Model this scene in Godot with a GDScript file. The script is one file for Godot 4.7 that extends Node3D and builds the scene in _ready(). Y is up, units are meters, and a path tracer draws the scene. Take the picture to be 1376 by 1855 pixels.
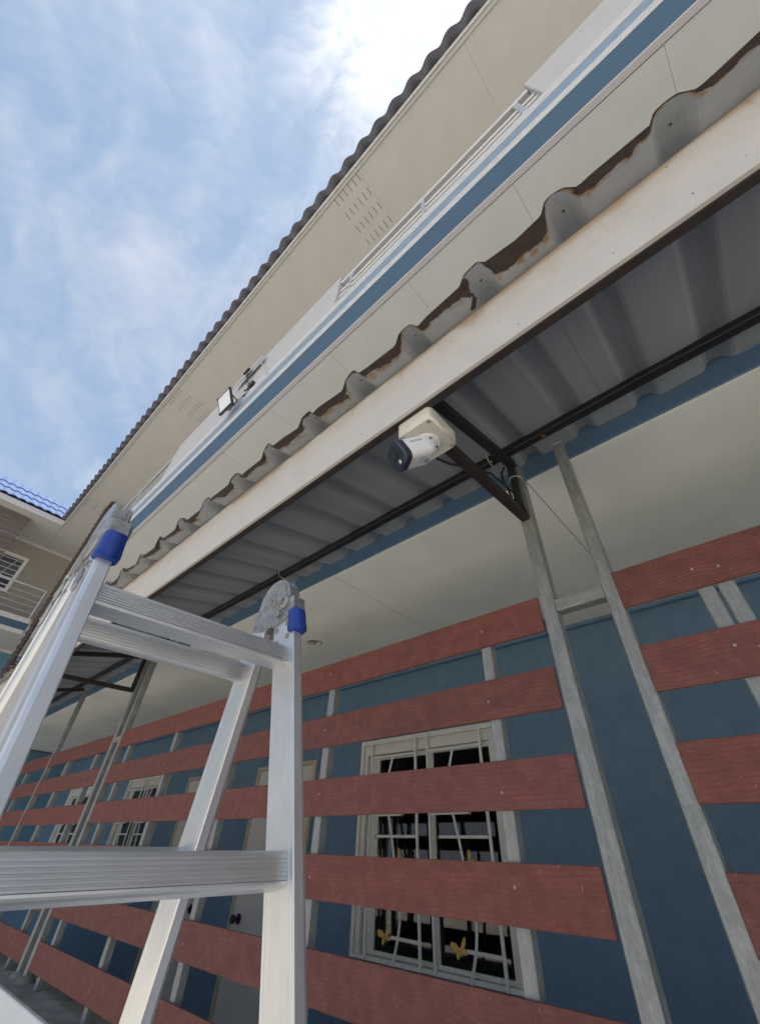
extends Node3D
# A house front seen steeply from below: slatted fence, metal awning with a security camera, folding ladder, balcony and eaves above.
# Heights in the tables below are measured from the eye, which is EYE above the ground.

const EYE := 1.5
var rng := RandomNumberGenerator.new()
var M := {}
var taken := {}


# ---------------------------------------------------------------- mesh builder
class MB:
	var v := PackedVector3Array()
	var n := PackedVector3Array()
	var t := PackedVector2Array()
	var ix := PackedInt32Array()
	var xf := Transform3D.IDENTITY
	var uo := Vector2.ZERO

	func uv_of(p: Vector3, nn: Vector3) -> Vector2:
		var a := nn.abs()
		if a.x > a.y and a.x > a.z:
			return Vector2(p.z, p.y) + uo
		if a.y > a.z:
			return Vector2(p.x, p.z) + uo
		return Vector2(p.x, p.y) + uo

	func put(p: Vector3, nn: Vector3, uv: Vector2) -> int:
		v.append(xf * p)
		n.append((xf.basis * nn).normalized())
		t.append(uv)
		return v.size() - 1

	func face(p: Array, nn: Vector3) -> void:  # flat convex face; the builder turns it the right way round
		var g: Vector3 = (p[1] - p[0]).cross(p[2] - p[0])
		var first := v.size()
		for q in p:
			put(q, nn, uv_of(q, nn))
		for i in range(1, p.size() - 1):
			if g.dot(nn) > 0:
				ix.append_array([first, first + i + 1, first + i])
			else:
				ix.append_array([first, first + i, first + i + 1])

	func smooth_quad(p: Array, ns: Array, uvs: Array) -> void:
		var g: Vector3 = (p[1] - p[0]).cross(p[2] - p[0])
		if g.length_squared() < 1e-16:
			g = (p[2] - p[0]).cross(p[3] - p[0])
		var s: Vector3 = ns[0] + ns[1] + ns[2] + ns[3]
		var f := v.size()
		for i in 4:
			put(p[i], ns[i], uvs[i])
		if g.dot(s) > 0:
			ix.append_array([f, f + 2, f + 1, f, f + 3, f + 2])
		else:
			ix.append_array([f, f + 1, f + 2, f, f + 2, f + 3])

	func box(c: Vector3, s: Vector3, b := 0.0) -> void:
		var h := s * 0.5
		b = minf(b, minf(h.x, minf(h.y, h.z)) * 0.9)
		for i in 3:
			var j := (i + 1) % 3
			var k := (i + 2) % 3
			for si in [-1.0, 1.0]:
				var nn := Vector3.ZERO
				nn[i] = si
				var q := []
				for w in [[-1, -1], [1, -1], [1, 1], [-1, 1]]:
					var p := Vector3.ZERO
					p[i] = si * h[i]
					p[j] = w[0] * (h[j] - b)
					p[k] = w[1] * (h[k] - b)
					q.append(c + p)
				face(q, nn)
				if b > 0.0:
					for sj in [-1.0, 1.0]:
						var ne := Vector3.ZERO
						ne[i] = si
						ne[j] = sj
						var e := []
						for w in [[0, -1], [0, 1], [1, 1], [1, -1]]:
							var p := Vector3.ZERO
							p[i] = si * (h[i] - (b if w[0] else 0.0))
							p[j] = sj * (h[j] - (0.0 if w[0] else b))
							p[k] = w[1] * (h[k] - b)
							e.append(c + p)
						face(e, ne.normalized())
		if b > 0.0:
			for sx in [-1.0, 1.0]:
				for sy in [-1.0, 1.0]:
					for sz in [-1.0, 1.0]:
						var s3 := Vector3(sx, sy, sz)
						face([c + s3 * Vector3(h.x, h.y - b, h.z - b), c + s3 * Vector3(h.x - b, h.y, h.z - b), c + s3 * Vector3(h.x - b, h.y - b, h.z)], s3.normalized())

	func span(a: Vector3, b: Vector3, bevel := 0.0) -> void:  # box between two corners
		box((a + b) * 0.5, (b - a).abs(), bevel)

	func prism(poly: PackedVector2Array, x0: float, x1: float, smooth := false) -> void:  # polygon in (y, z), swept along x
		var m := poly.size()
		var area := 0.0
		for i in m:
			area += poly[i].cross(poly[(i + 1) % m])
		var turn := 1.0 if area > 0 else -1.0
		var ns := []
		for i in m:
			var d := (poly[(i + 1) % m] - poly[i]).normalized()
			ns.append(Vector2(d.y, -d.x) * turn)
		var run := 0.0
		for i in m:
			var a := poly[i]
			var b := poly[(i + 1) % m]
			var step := a.distance_to(b)
			var na: Vector2 = ns[i]
			var nb: Vector2 = ns[i]
			if smooth:
				na = (ns[i] + ns[(i + m - 1) % m]).normalized()
				nb = (ns[i] + ns[(i + 1) % m]).normalized()
			smooth_quad([Vector3(x0, a.x, a.y), Vector3(x1, a.x, a.y), Vector3(x1, b.x, b.y), Vector3(x0, b.x, b.y)],
				[Vector3(0, na.x, na.y), Vector3(0, na.x, na.y), Vector3(0, nb.x, nb.y), Vector3(0, nb.x, nb.y)],
				[Vector2(x0, run) + uo, Vector2(x1, run) + uo, Vector2(x1, run + step) + uo, Vector2(x0, run + step) + uo])
			run += step
		var tri := Geometry2D.triangulate_polygon(poly)
		for i in range(0, tri.size(), 3):
			for x in [x0, x1]:
				var q := []
				for k in 3:
					q.append(Vector3(x, poly[tri[i + k]].x, poly[tri[i + k]].y))
				face(q, Vector3(-1 if x == minf(x0, x1) else 1, 0, 0))

	func lathe(prof: Array, segs := 24) -> void:  # profile of (radius, x) about the x axis; a sharp bend splits the normal
		var m := prof.size()
		for i in m - 1:
			var a: Vector2 = prof[i]
			var b: Vector2 = prof[i + 1]
			var d := (b - a).normalized()
			var nn := Vector2(d.y, -d.x)
			var na := nn
			var nb := nn
			if i > 0:
				var d0: Vector2 = (a - prof[i - 1]).normalized()
				if d0.dot(d) > 0.75:
					na = (nn + Vector2(d0.y, -d0.x)).normalized()
			if i < m - 2:
				var d1: Vector2 = (prof[i + 2] - b).normalized()
				if d1.dot(d) > 0.75:
					nb = (nn + Vector2(d1.y, -d1.x)).normalized()
			for k in segs:
				var f0 := TAU * k / segs
				var f1 := TAU * (k + 1) / segs
				var c0 := Vector3(0, cos(f0), sin(f0))
				var c1 := Vector3(0, cos(f1), sin(f1))
				var X := Vector3(1, 0, 0)
				smooth_quad([X * a.y + c0 * a.x, X * b.y + c0 * b.x, X * b.y + c1 * b.x, X * a.y + c1 * a.x],
					[c0 * na.x + X * na.y, c0 * nb.x + X * nb.y, c1 * nb.x + X * nb.y, c1 * na.x + X * na.y],
					[Vector2(a.y, f0), Vector2(b.y, f0), Vector2(b.y, f1), Vector2(a.y, f1)])

	func sweep(path: Array, r: float, segs := 8, closed := false) -> void:  # round wire through points
		var m := path.size()
		var rings := []
		var nrm := []
		var up := Vector3(0.123, 0.9, 0.41).normalized()
		for i in m:
			var a: Vector3 = path[(i + m - 1) % m] if closed or i > 0 else path[0]
			var b: Vector3 = path[(i + 1) % m] if closed or i < m - 1 else path[m - 1]
			var d := (b - a).normalized()
			if absf(d.dot(up)) > 0.97:
				up = Vector3(0.9, 0.1, 0.4).normalized()
			var s := d.cross(up).normalized()
			var u := s.cross(d).normalized()
			up = u
			var ring := []
			var rn := []
			for k in segs:
				var f := TAU * k / segs
				rn.append(s * cos(f) + u * sin(f))
				ring.append(path[i] + (s * cos(f) + u * sin(f)) * r)
			rings.append(ring)
			nrm.append(rn)
		for i in (m if closed else m - 1):
			var j := (i + 1) % m
			for k in segs:
				var l := (k + 1) % segs
				smooth_quad([rings[i][k], rings[j][k], rings[j][l], rings[i][l]], [nrm[i][k], nrm[j][k], nrm[j][l], nrm[i][l]],
					[Vector2(i * 0.1, k * 0.1), Vector2(j * 0.1, k * 0.1), Vector2(j * 0.1, l * 0.1), Vector2(i * 0.1, l * 0.1)])
		if not closed:
			face(rings[0], ((path[0] - path[1]) as Vector3).normalized())
			face(rings[m - 1], ((path[m - 1] - path[m - 2]) as Vector3).normalized())

	func mesh() -> ArrayMesh:
		var a := []
		a.resize(Mesh.ARRAY_MAX)
		a[Mesh.ARRAY_VERTEX] = v
		a[Mesh.ARRAY_NORMAL] = n
		a[Mesh.ARRAY_TEX_UV] = t
		a[Mesh.ARRAY_INDEX] = ix
		var m := ArrayMesh.new()
		m.add_surface_from_arrays(Mesh.PRIMITIVE_TRIANGLES, a)
		return m


# ---------------------------------------------------------------- naming and placing
func p3(x: float, y: float, z: float) -> Vector3:
	return Vector3(x, y + EYE, z)


func numbered(called: String) -> String:
	var k: int = taken.get(called, 0)
	taken[called] = k + 1
	return called if k == 0 else "%s_%03d" % [called, k]


func thing(called: String, label: String, category: String, at := Vector3.ZERO, group := "") -> Node3D:
	var o := Node3D.new()
	o.name = numbered(called)
	add_child(o)
	o.position = at
	o.set_meta("label", label)
	o.set_meta("category", category)
	if group:
		o.set_meta("group", group)
	return o


func relabel(o: Node3D, label: String) -> void:
	o.set_meta("label", label)


func part(parent: Node3D, called: String, mesh: Mesh, mat: Material, at := Transform3D.IDENTITY) -> MeshInstance3D:  # "at" is given in the world
	var o := MeshInstance3D.new()
	o.mesh = mesh
	o.material_override = mat
	var stem := called
	if parent.has_node(NodePath(called)):
		var key := str(parent.get_instance_id()) + called
		taken[key] = int(taken.get(key, 0)) + 1
		stem = "%s_%03d" % [called, taken[key]]
	o.name = stem
	parent.add_child(o, true)
	var g := Transform3D.IDENTITY
	var up: Node = parent
	while up != self and up is Node3D:
		g = (up as Node3D).transform * g
		up = up.get_parent()
	o.transform = g.affine_inverse() * at
	return o


func block(parent: Node3D, called: String, mat: Material, a: Vector3, b: Vector3, bevel := 0.002) -> MeshInstance3D:  # a box between two corners, its own origin in its middle
	var s := (b - a).abs()
	var c := (a + b) * 0.5
	var m := MB.new()
	m.uo = Vector2(c.x, c.y)
	m.box(Vector3.ZERO, s, bevel)
	return part(parent, called, m.mesh(), mat, Transform3D(Basis(), c))


func frame(at: Vector3, x: Vector3, y_hint: Vector3) -> Transform3D:
	x = x.normalized()
	var z := x.cross(y_hint).normalized()
	return Transform3D(Basis(x, z.cross(x), z), at)


func tube_between(a: Vector3, b: Vector3, w: float, h: float, up := Vector3.UP, bevel := 0.002) -> MB:
	var m := MB.new()
	m.xf = frame((a + b) * 0.5, b - a, up)
	m.uo = Vector2(a.x * 3.1, a.y * 1.7)
	m.box(Vector3.ZERO, Vector3(a.distance_to(b), h, w), bevel)
	return m


# ---------------------------------------------------------------- textures
func noise(seed_: int, freq: float, octaves := 4, type := FastNoiseLite.TYPE_SIMPLEX_SMOOTH) -> FastNoiseLite:
	var f := FastNoiseLite.new()
	f.seed = seed_
	f.frequency = freq
	f.noise_type = type
	f.fractal_type = FastNoiseLite.FRACTAL_FBM if octaves > 1 else FastNoiseLite.FRACTAL_NONE
	f.fractal_octaves = octaves
	return f


func grey_tex(seed_: int, freq: float, lo: float, hi: float, octaves := 4, size := 512, type := FastNoiseLite.TYPE_SIMPLEX_SMOOTH) -> NoiseTexture2D:
	var n := NoiseTexture2D.new()
	n.width = size
	n.height = size
	n.seamless = true
	n.noise = noise(seed_, freq, octaves, type)
	var g := Gradient.new()
	g.set_color(0, Color(lo, lo, lo))
	g.set_color(1, Color(hi, hi, hi))
	n.color_ramp = g
	return n


func picture(w: int, h: int, bytes: PackedByteArray) -> ImageTexture:
	return ImageTexture.create_from_image(Image.create_from_data(w, h, false, Image.FORMAT_RGB8, bytes))


func grey_picture(w: int, h: int, bytes: PackedByteArray) -> ImageTexture:
	return ImageTexture.create_from_image(Image.create_from_data(w, h, false, Image.FORMAT_L8, bytes))


func wood_textures() -> Array:  # two metres of embossed fibre-cement board, painted red brown
	var w := 2048
	var h := 256
	var hb := PackedByteArray()
	hb.resize(w * h)
	var cb := PackedByteArray()
	cb.resize(w * h * 3)
	var na := noise(3, 1.0, 2)
	var nb := noise(9, 1.0, 3)
	var nc := noise(17, 1.0, 2)
	for x in w:
		var a := TAU * x / w
		var cx := cos(a)
		var cy := sin(a)
		for y in h:
			var vv := y / 1024.0
			var slow := na.get_noise_3d(cx * 1.5, cy * 1.5, vv * 5.0)
			var mid := na.get_noise_3d(cx * 4.5 + 7.0, cy * 4.5, vv * 14.0)
			var f := vv * 88.0 + slow * 1.05 + mid * 0.26
			var s := f - floorf(f)
			var ridge := smoothstep(0.0, 0.7, s) * (1.0 - smoothstep(0.78, 1.0, s))
			var fibre := nb.get_noise_3d(cx * 16.0, cy * 16.0, vv * 260.0)
			var patch := nc.get_noise_3d(cx * 5.0, cy * 5.0, vv * 18.0)
			var amp := 0.55 + 0.45 * clampf(patch * 2.0 + 0.4, 0.0, 1.0)
			var hh := clampf(0.3 + ridge * 0.5 * amp + fibre * 0.22, 0.0, 1.0)
			hb[y * w + x] = int(hh * 255.0)
			var k := 0.93 + fibre * 0.12 + patch * 0.10 + (ridge * amp - 0.3) * 0.06
			var i := (y * w + x) * 3
			cb[i] = int(clampf(0.465 * k, 0, 1) * 255)
			cb[i + 1] = int(clampf(0.266 * k, 0, 1) * 255)
			cb[i + 2] = int(clampf(0.248 * k, 0, 1) * 255)
	var r := RandomNumberGenerator.new()
	r.seed = 71
	for s in 150:  # chips and scratches through the paint
		var x0 := r.randf() * w
		var y0 := r.randf() * h
		var long := 2 + int(r.randf() * r.randf() * 14)
		var lean := r.randf_range(-0.5, 0.5)
		var c := Color(0.70, 0.56, 0.50) if r.randf() < 0.5 else Color(0.60, 0.38, 0.34)
		for q in long:
			var x := int(x0 + lean * q + w) % w
			var y := int(y0 + q) % h
			var i := (y * w + x) * 3
			cb[i] = int(c.r * 255)
			cb[i + 1] = int(c.g * 255)
			cb[i + 2] = int(c.b * 255)
	return [picture(w, h, cb), grey_picture(w, h, hb)]


func galvanised_texture(patchy: float) -> ImageTexture:  # half a metre along u; spangle, brushed silver patches and dull streaks
	var w := 1024
	var h := 128
	var cb := PackedByteArray()
	cb.resize(w * h * 3)
	var cell := noise(5, 0.09, 1, FastNoiseLite.TYPE_CELLULAR)
	var streak := noise(8, 0.02, 3)
	var big := noise(21, 0.008, 3)
	for x in w:
		for y in h:
			var sp := cell.get_noise_2d(x * 0.9, y * 1.2) * 0.05
			var st := streak.get_noise_2d(x * 0.4, y * 4.0) * 0.045
			var pt := smoothstep(0.02, 0.10, big.get_noise_2d(x, y * 3.0)) * patchy
			var k := clampf(0.64 + sp + st + pt, 0.0, 1.0)
			var i := (y * w + x) * 3
			cb[i] = int(k * 0.985 * 255)
			cb[i + 1] = int(k * 255)
			cb[i + 2] = int(minf(1.0, k * 1.0) * 255)
	return picture(w, h, cb)


const RIB0 := 0.100
const RIB := 0.2285
const SHEET_SPAN := 3.8845  # seventeen ribs
const SHEET_FROM := -2.6

func sheet_texture() -> ImageTexture:  # 4 m of roof sheet edge along u, 0.30 m inwards from the edge along v: grey paint, rusting from the cut edge
	var w := 2048
	var h := 256
	var cb := PackedByteArray()
	cb.resize(w * h * 3)
	var n1 := noise(31, 0.011, 5)
	var n2 := noise(32, 0.035, 3)
	var n3 := noise(33, 0.004, 2)
	for x in w:
		var u := x * SHEET_SPAN / w + SHEET_FROM
		var rib := absf(fposmod(u - RIB0 + RIB * 0.5, RIB) - RIB * 0.5)  # distance to the nearest rib
		var pan := smoothstep(0.022, 0.05, rib)
		var reach := 0.007 + 0.036 * pan * clampf(0.75 + n3.get_noise_1d(x * 1.0) * 1.5, 0.1, 1.25)
		for y in h:
			var d := y * 0.30 / h
			var wob := n1.get_noise_2d(x, y * 1.3) * 0.020 + n2.get_noise_2d(x * 1.3, y * 1.3 + 60.0) * 0.006
			var e := d + wob
			var dark := 1.0 - smoothstep(reach * 0.78, reach * 0.86, e)
			if d < 0.0022 + 0.003 * n2.get_noise_1d(x * 1.1):
				dark = maxf(dark, 0.8)
			if absf(x - 1282.0 - n2.get_noise_2d(y * 0.5, 4.0) * 10.0) < 5.0 + n2.get_noise_2d(y * 0.9, 40.0) * 6.0 and d < 0.085:  # the rusted-through lap of two sheets
				dark = 0.9
			if rib < 0.0095 and Vector2(fposmod(u - RIB0 + 0.05, RIB) - 0.054, d - 0.046).length() < 0.0032 + 0.0012 * n2.get_noise_1d(x * 0.2):  # empty screw holes
				dark = 1.0
			var halo := (1.0 - smoothstep(reach * 0.8, reach * 1.35 + 0.006, e)) * clampf(0.45 + 1.1 * n2.get_noise_2d(x * 1.4, y), 0.0, 1.0)
			var g := 0.665 + n1.get_noise_2d(x * 0.6 + 900.0, y * 0.6) * 0.05 + n2.get_noise_2d(x, y + 500) * 0.018
			var c := Color(g, g * 1.008, g * 1.012)
			c = c.lerp(Color(0.56, 0.40, 0.21), clampf(halo * 0.9, 0, 1))
			var m := n2.get_noise_2d(x * 1.5 + 77, y * 1.5)
			c = c.lerp(Color(0.235 + m * 0.10, 0.170 + m * 0.05, 0.155), clampf(dark, 0, 1) * 0.95)
			var i := (y * w + x) * 3
			cb[i] = int(clampf(c.r, 0, 1) * 255)
			cb[i + 1] = int(clampf(c.g, 0, 1) * 255)
			cb[i + 2] = int(clampf(c.b, 0, 1) * 255)
	return picture(w, h, cb)


func fascia_texture() -> ImageTexture:  # 4 m along u, 0.25 m of height along v (v = 0 at the top): white board with rusty wash from the sheets above
	var w := 2048
	var h := 128
	var cb := PackedByteArray()
	cb.resize(w * h * 3)
	var n1 := noise(41, 0.006, 4)
	var n2 := noise(42, 0.05, 3)
	for x in w:
		for y in h:
			var d := y * 0.25 / h
			var reach := 0.030 + n1.get_noise_2d(x, 0.0) * 0.06 + 0.055 * exp(-pow((x - 1951) / 22.0, 2.0))
			var wash := (1.0 - smoothstep(0.0, maxf(reach, 0.006), d)) * 0.62
			var run := clampf(n2.get_noise_2d(x * 1.6, y * 0.15) * 1.4 - 0.35, 0, 1) * (1.0 - smoothstep(0.02, 0.12, d)) * 0.25
			var k := 1.0 + n2.get_noise_2d(x * 0.3, y * 0.6) * 0.02 + n1.get_noise_2d(x * 2.0, y * 2.0) * 0.02
			var c := Color(0.885 * k, 0.868 * k, 0.848 * k).lerp(Color(0.66, 0.52, 0.38), clampf(wash + run, 0, 0.85))
			var i := (y * w + x) * 3
			cb[i] = int(clampf(c.r, 0, 1) * 255)
			cb[i + 1] = int(clampf(c.g, 0, 1) * 255)
			cb[i + 2] = int(clampf(c.b, 0, 1) * 255)
	var r := RandomNumberGenerator.new()
	r.seed = 5
	for s in 60:  # fly specks and nail heads
		var x0 := int(r.randf() * (w - 4))
		var y0 := int(r.randf_range(0.1, 0.95) * (h - 4))
		for dx in 1 + r.randi() % 2:
			for dy in 1 + r.randi() % 2:
				var i := ((y0 + dy) * w + x0 + dx) * 3
				for k in 3:
					cb[i + k] = int([0.36, 0.29, 0.23][k] * 255)
	return picture(w, h, cb)


func brushed_texture() -> ImageTexture:  # drawn aluminium: fine lines along u
	var w := 512
	var h := 256
	var cb := PackedByteArray()
	cb.resize(w * h)
	var n1 := noise(51, 0.05, 3)
	var n2 := noise(52, 0.012, 4)
	for x in w:
		for y in h:
			var k := 0.93 + n1.get_noise_2d(x * 0.03, y * 4.0) * 0.02 + n2.get_noise_2d(x, y) * 0.035
			cb[y * w + x] = int(clampf(k, 0, 1) * 255)
	return grey_picture(w, h, cb)


func mat(color: Color, rough: float, metal := 0.0) -> StandardMaterial3D:  # the colour is a linear, real-world one
	var m := StandardMaterial3D.new()
	m.albedo_color = color.linear_to_srgb()
	m.roughness = rough
	m.metallic = metal
	return m


func mottled(color: Color, rough: float, tex: Texture2D, size: float, bump: Texture2D = null, depth := 0.0, metal := 0.0) -> StandardMaterial3D:
	var m := mat(color, rough, metal)
	m.albedo_texture = tex
	m.uv1_triplanar = true
	m.uv1_world_triplanar = true
	m.uv1_scale = Vector3.ONE / size
	if bump:
		m.heightmap_enabled = true
		m.heightmap_texture = bump
		m.heightmap_scale = depth
	return m


func materials() -> void:
	var soft := grey_tex(101, 0.012, 0.965, 1.0, 5)
	var roller := grey_tex(106, 0.016, 0.92, 1.0, 5)
	var stain := grey_tex(102, 0.006, 0.72, 1.0, 5)
	var faint := grey_tex(105, 0.008, 0.94, 1.0, 5)
	var grit := grey_tex(103, 0.06, 0.0, 1.0, 4)
	var fine := grey_tex(104, 0.03, 0.88, 1.0, 4)
	M.wall = mottled(Color(0.128, 0.225, 0.340), 0.8, roller, 1.1, grit, 0.12)
	M.beam = mottled(Color(0.085, 0.165, 0.270), 0.75, soft, 1.1, grit, 0.06)
	M.ceiling = mottled(Color(0.80, 0.82, 0.785), 0.9, faint, 2.3, grit, 0.03)
	M.soffit = mottled(Color(0.61, 0.61, 0.59), 0.85, soft, 1.9, grit, 0.03)
	M.eaves = mottled(Color(0.535, 0.525, 0.51), 0.85, soft, 1.7, grit, 0.03)
	M.lavender = mottled(Color(0.50, 0.49, 0.50), 0.8, soft, 1.5, grit, 0.05)
	M.trim_white = mottled(Color(0.62, 0.62, 0.615), 0.6, fine, 0.9, grit, 0.03)
	M.trim_pale = mottled(Color(0.26, 0.34, 0.45), 0.7, fine, 0.9, grit, 0.03)
	M.trim_blue = mottled(Color(0.048, 0.100, 0.160), 0.7, soft, 1.2, grit, 0.05)
	M.edge = mottled(Color(0.54, 0.525, 0.55), 0.8, soft, 1.0, grit, 0.05)
	M.seam = mat(Color(0.10, 0.10, 0.10), 0.9)
	M.slot = mat(Color(0.14, 0.133, 0.125), 0.9)
	M.floor_tile = mottled(Color(0.60, 0.58, 0.54), 0.4, faint, 0.6)
	M.concrete = mottled(Color(0.36, 0.35, 0.33), 0.9, stain, 0.8, grit, 0.15)
	M.paving = mottled(Color(0.58, 0.565, 0.53), 0.9, stain, 2.7, grit, 0.2)
	M.whitewash = mottled(Color(0.82, 0.83, 0.84), 0.75, soft, 1.0, grit, 0.08)
	M.roof_tile = mottled(Color(0.19, 0.19, 0.24), 0.55, fine, 0.7, grit, 0.04)
	M.blue_tile = mottled(Color(0.125, 0.190, 0.375), 0.65, fine, 0.7)
	M.blue_tile.metallic_specular = 0.12
	M.wing_wall = mottled(Color(0.33, 0.30, 0.26), 0.85, soft, 1.7, grit, 0.05)
	M.wing_teal = mottled(Color(0.11, 0.24, 0.33), 0.8, soft, 1.7, grit, 0.05)
	M.wing_slat = mottled(Color(0.15, 0.118, 0.105), 0.7, fine, 0.5, grit, 0.05)
	M.dark_slat = mottled(Color(0.070, 0.043, 0.036), 0.7, fine, 0.5, grit, 0.05)
	M.black_steel = mottled(Color(0.020, 0.020, 0.023), 0.5, fine, 0.3, grit, 0.04)
	M.oxide_steel = mottled(Color(0.030, 0.021, 0.020), 0.65, stain, 0.35, grit, 0.05)
	M.rust = mottled(Color(0.18, 0.075, 0.035), 0.9, stain, 0.1, grit, 0.1)
	M.steel_rail = mat(Color(0.52, 0.52, 0.53), 0.4, 0.6)
	M.mortar = mottled(Color(0.30, 0.285, 0.26), 0.95, stain, 0.3, grit, 0.4)
	M.door = mottled(Color(0.58, 0.57, 0.57), 0.6, soft, 1.2)
	M.door_frame = mottled(Color(0.50, 0.45, 0.34), 0.6, fine, 0.5)
	M.window_frame = mottled(Color(0.78, 0.78, 0.74), 0.5, fine, 0.4)
	M.grille = mottled(Color(0.80, 0.81, 0.78), 0.5, fine, 0.2)
	M.gold = mat(Color(0.46, 0.29, 0.085), 0.42, 0.6)
	M.inside = mat(Color(0.04, 0.04, 0.04), 0.9)
	M.blind = mat(Color(0.66, 0.67, 0.61), 0.8)
	M.black_plastic = mat(Color(0.012, 0.013, 0.016), 0.35)
	M.navy_plastic = mat(Color(0.018, 0.024, 0.045), 0.30)
	M.lens_glass = mat(Color(0.02, 0.022, 0.03), 0.06)
	M.white_plastic = mat(Color(0.68, 0.68, 0.70), 0.35)
	M.cream_plastic = mottled(Color(0.60, 0.58, 0.515), 0.4, soft, 0.3)
	M.print_grey = mat(Color(0.20, 0.22, 0.30), 0.6)
	M.blue_rubber = mottled(Color(0.012, 0.050, 0.32), 0.33, fine, 0.05)
	M.rubber = mat(Color(0.03, 0.03, 0.03), 0.8)
	M.screw = mat(Color(0.33, 0.29, 0.25), 0.6, 0.3)
	M.rivet = mat(Color(0.30, 0.30, 0.30), 0.4, 0.6)
	M.cable = mat(Color(0.015, 0.015, 0.017), 0.6)
	M.white_tie = mat(Color(0.62, 0.62, 0.58), 0.6)
	M.panel_grey = mat(Color(0.42, 0.43, 0.45), 0.5)
	M.diffuser = mat(Color(0.70, 0.72, 0.76), 0.25)
	M.reflector = mat(Color(0.45, 0.45, 0.43), 0.3, 0.7)
	var glass := StandardMaterial3D.new()
	glass.transparency = BaseMaterial3D.TRANSPARENCY_ALPHA
	glass.albedo_color = Color(0.02, 0.03, 0.03, 0.25)
	glass.roughness = 0.03
	glass.metallic_specular = 0.42
	M.glass = glass
	var wood := wood_textures()
	var pl := StandardMaterial3D.new()
	pl.albedo_texture = wood[0]
	pl.roughness = 0.72
	pl.heightmap_enabled = true
	pl.heightmap_texture = wood[1]
	pl.heightmap_scale = 0.10
	pl.uv1_scale = Vector3(0.5, 4.0, 1)
	M.plank = pl
	for k in 3:
		var tone: StandardMaterial3D = pl.duplicate()
		tone.albedo_color = [Color(0.95, 0.97, 0.95), Color(1.0, 0.99, 0.95), Color(0.98, 1.0, 1.0)][k]
		M["plank%d" % k] = tone
	for k in 2:
		var g := mat(Color(0.72, 0.725, 0.72), 0.5, 0.3)
		g.albedo_texture = galvanised_texture([0.045, 0.02][k])
		g.uv1_scale = Vector3(2.0 if k else 1.1, 8.0, 1)
		M[["post", "stud"][k]] = g
	var sh := mat(Color(0.73, 0.765, 0.82), 0.5)
	sh.albedo_texture = sheet_texture()
	sh.texture_repeat = false
	M.sheet = sh
	var fa := mat(Color(0.66, 0.655, 0.66), 0.6)
	fa.albedo_texture = fascia_texture()
	M.fascia = fa
	var al := mat(Color(0.74, 0.75, 0.765), 0.38, 0.8)
	al.albedo_texture = brushed_texture()
	al.uv1_scale = Vector3(1.7, 6.0, 1)
	M.aluminium = al
	var cast := mottled(Color(0.44, 0.44, 0.43), 0.36, stain, 0.07, grit, 0.04, 0.65)
	M.cast = cast


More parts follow.
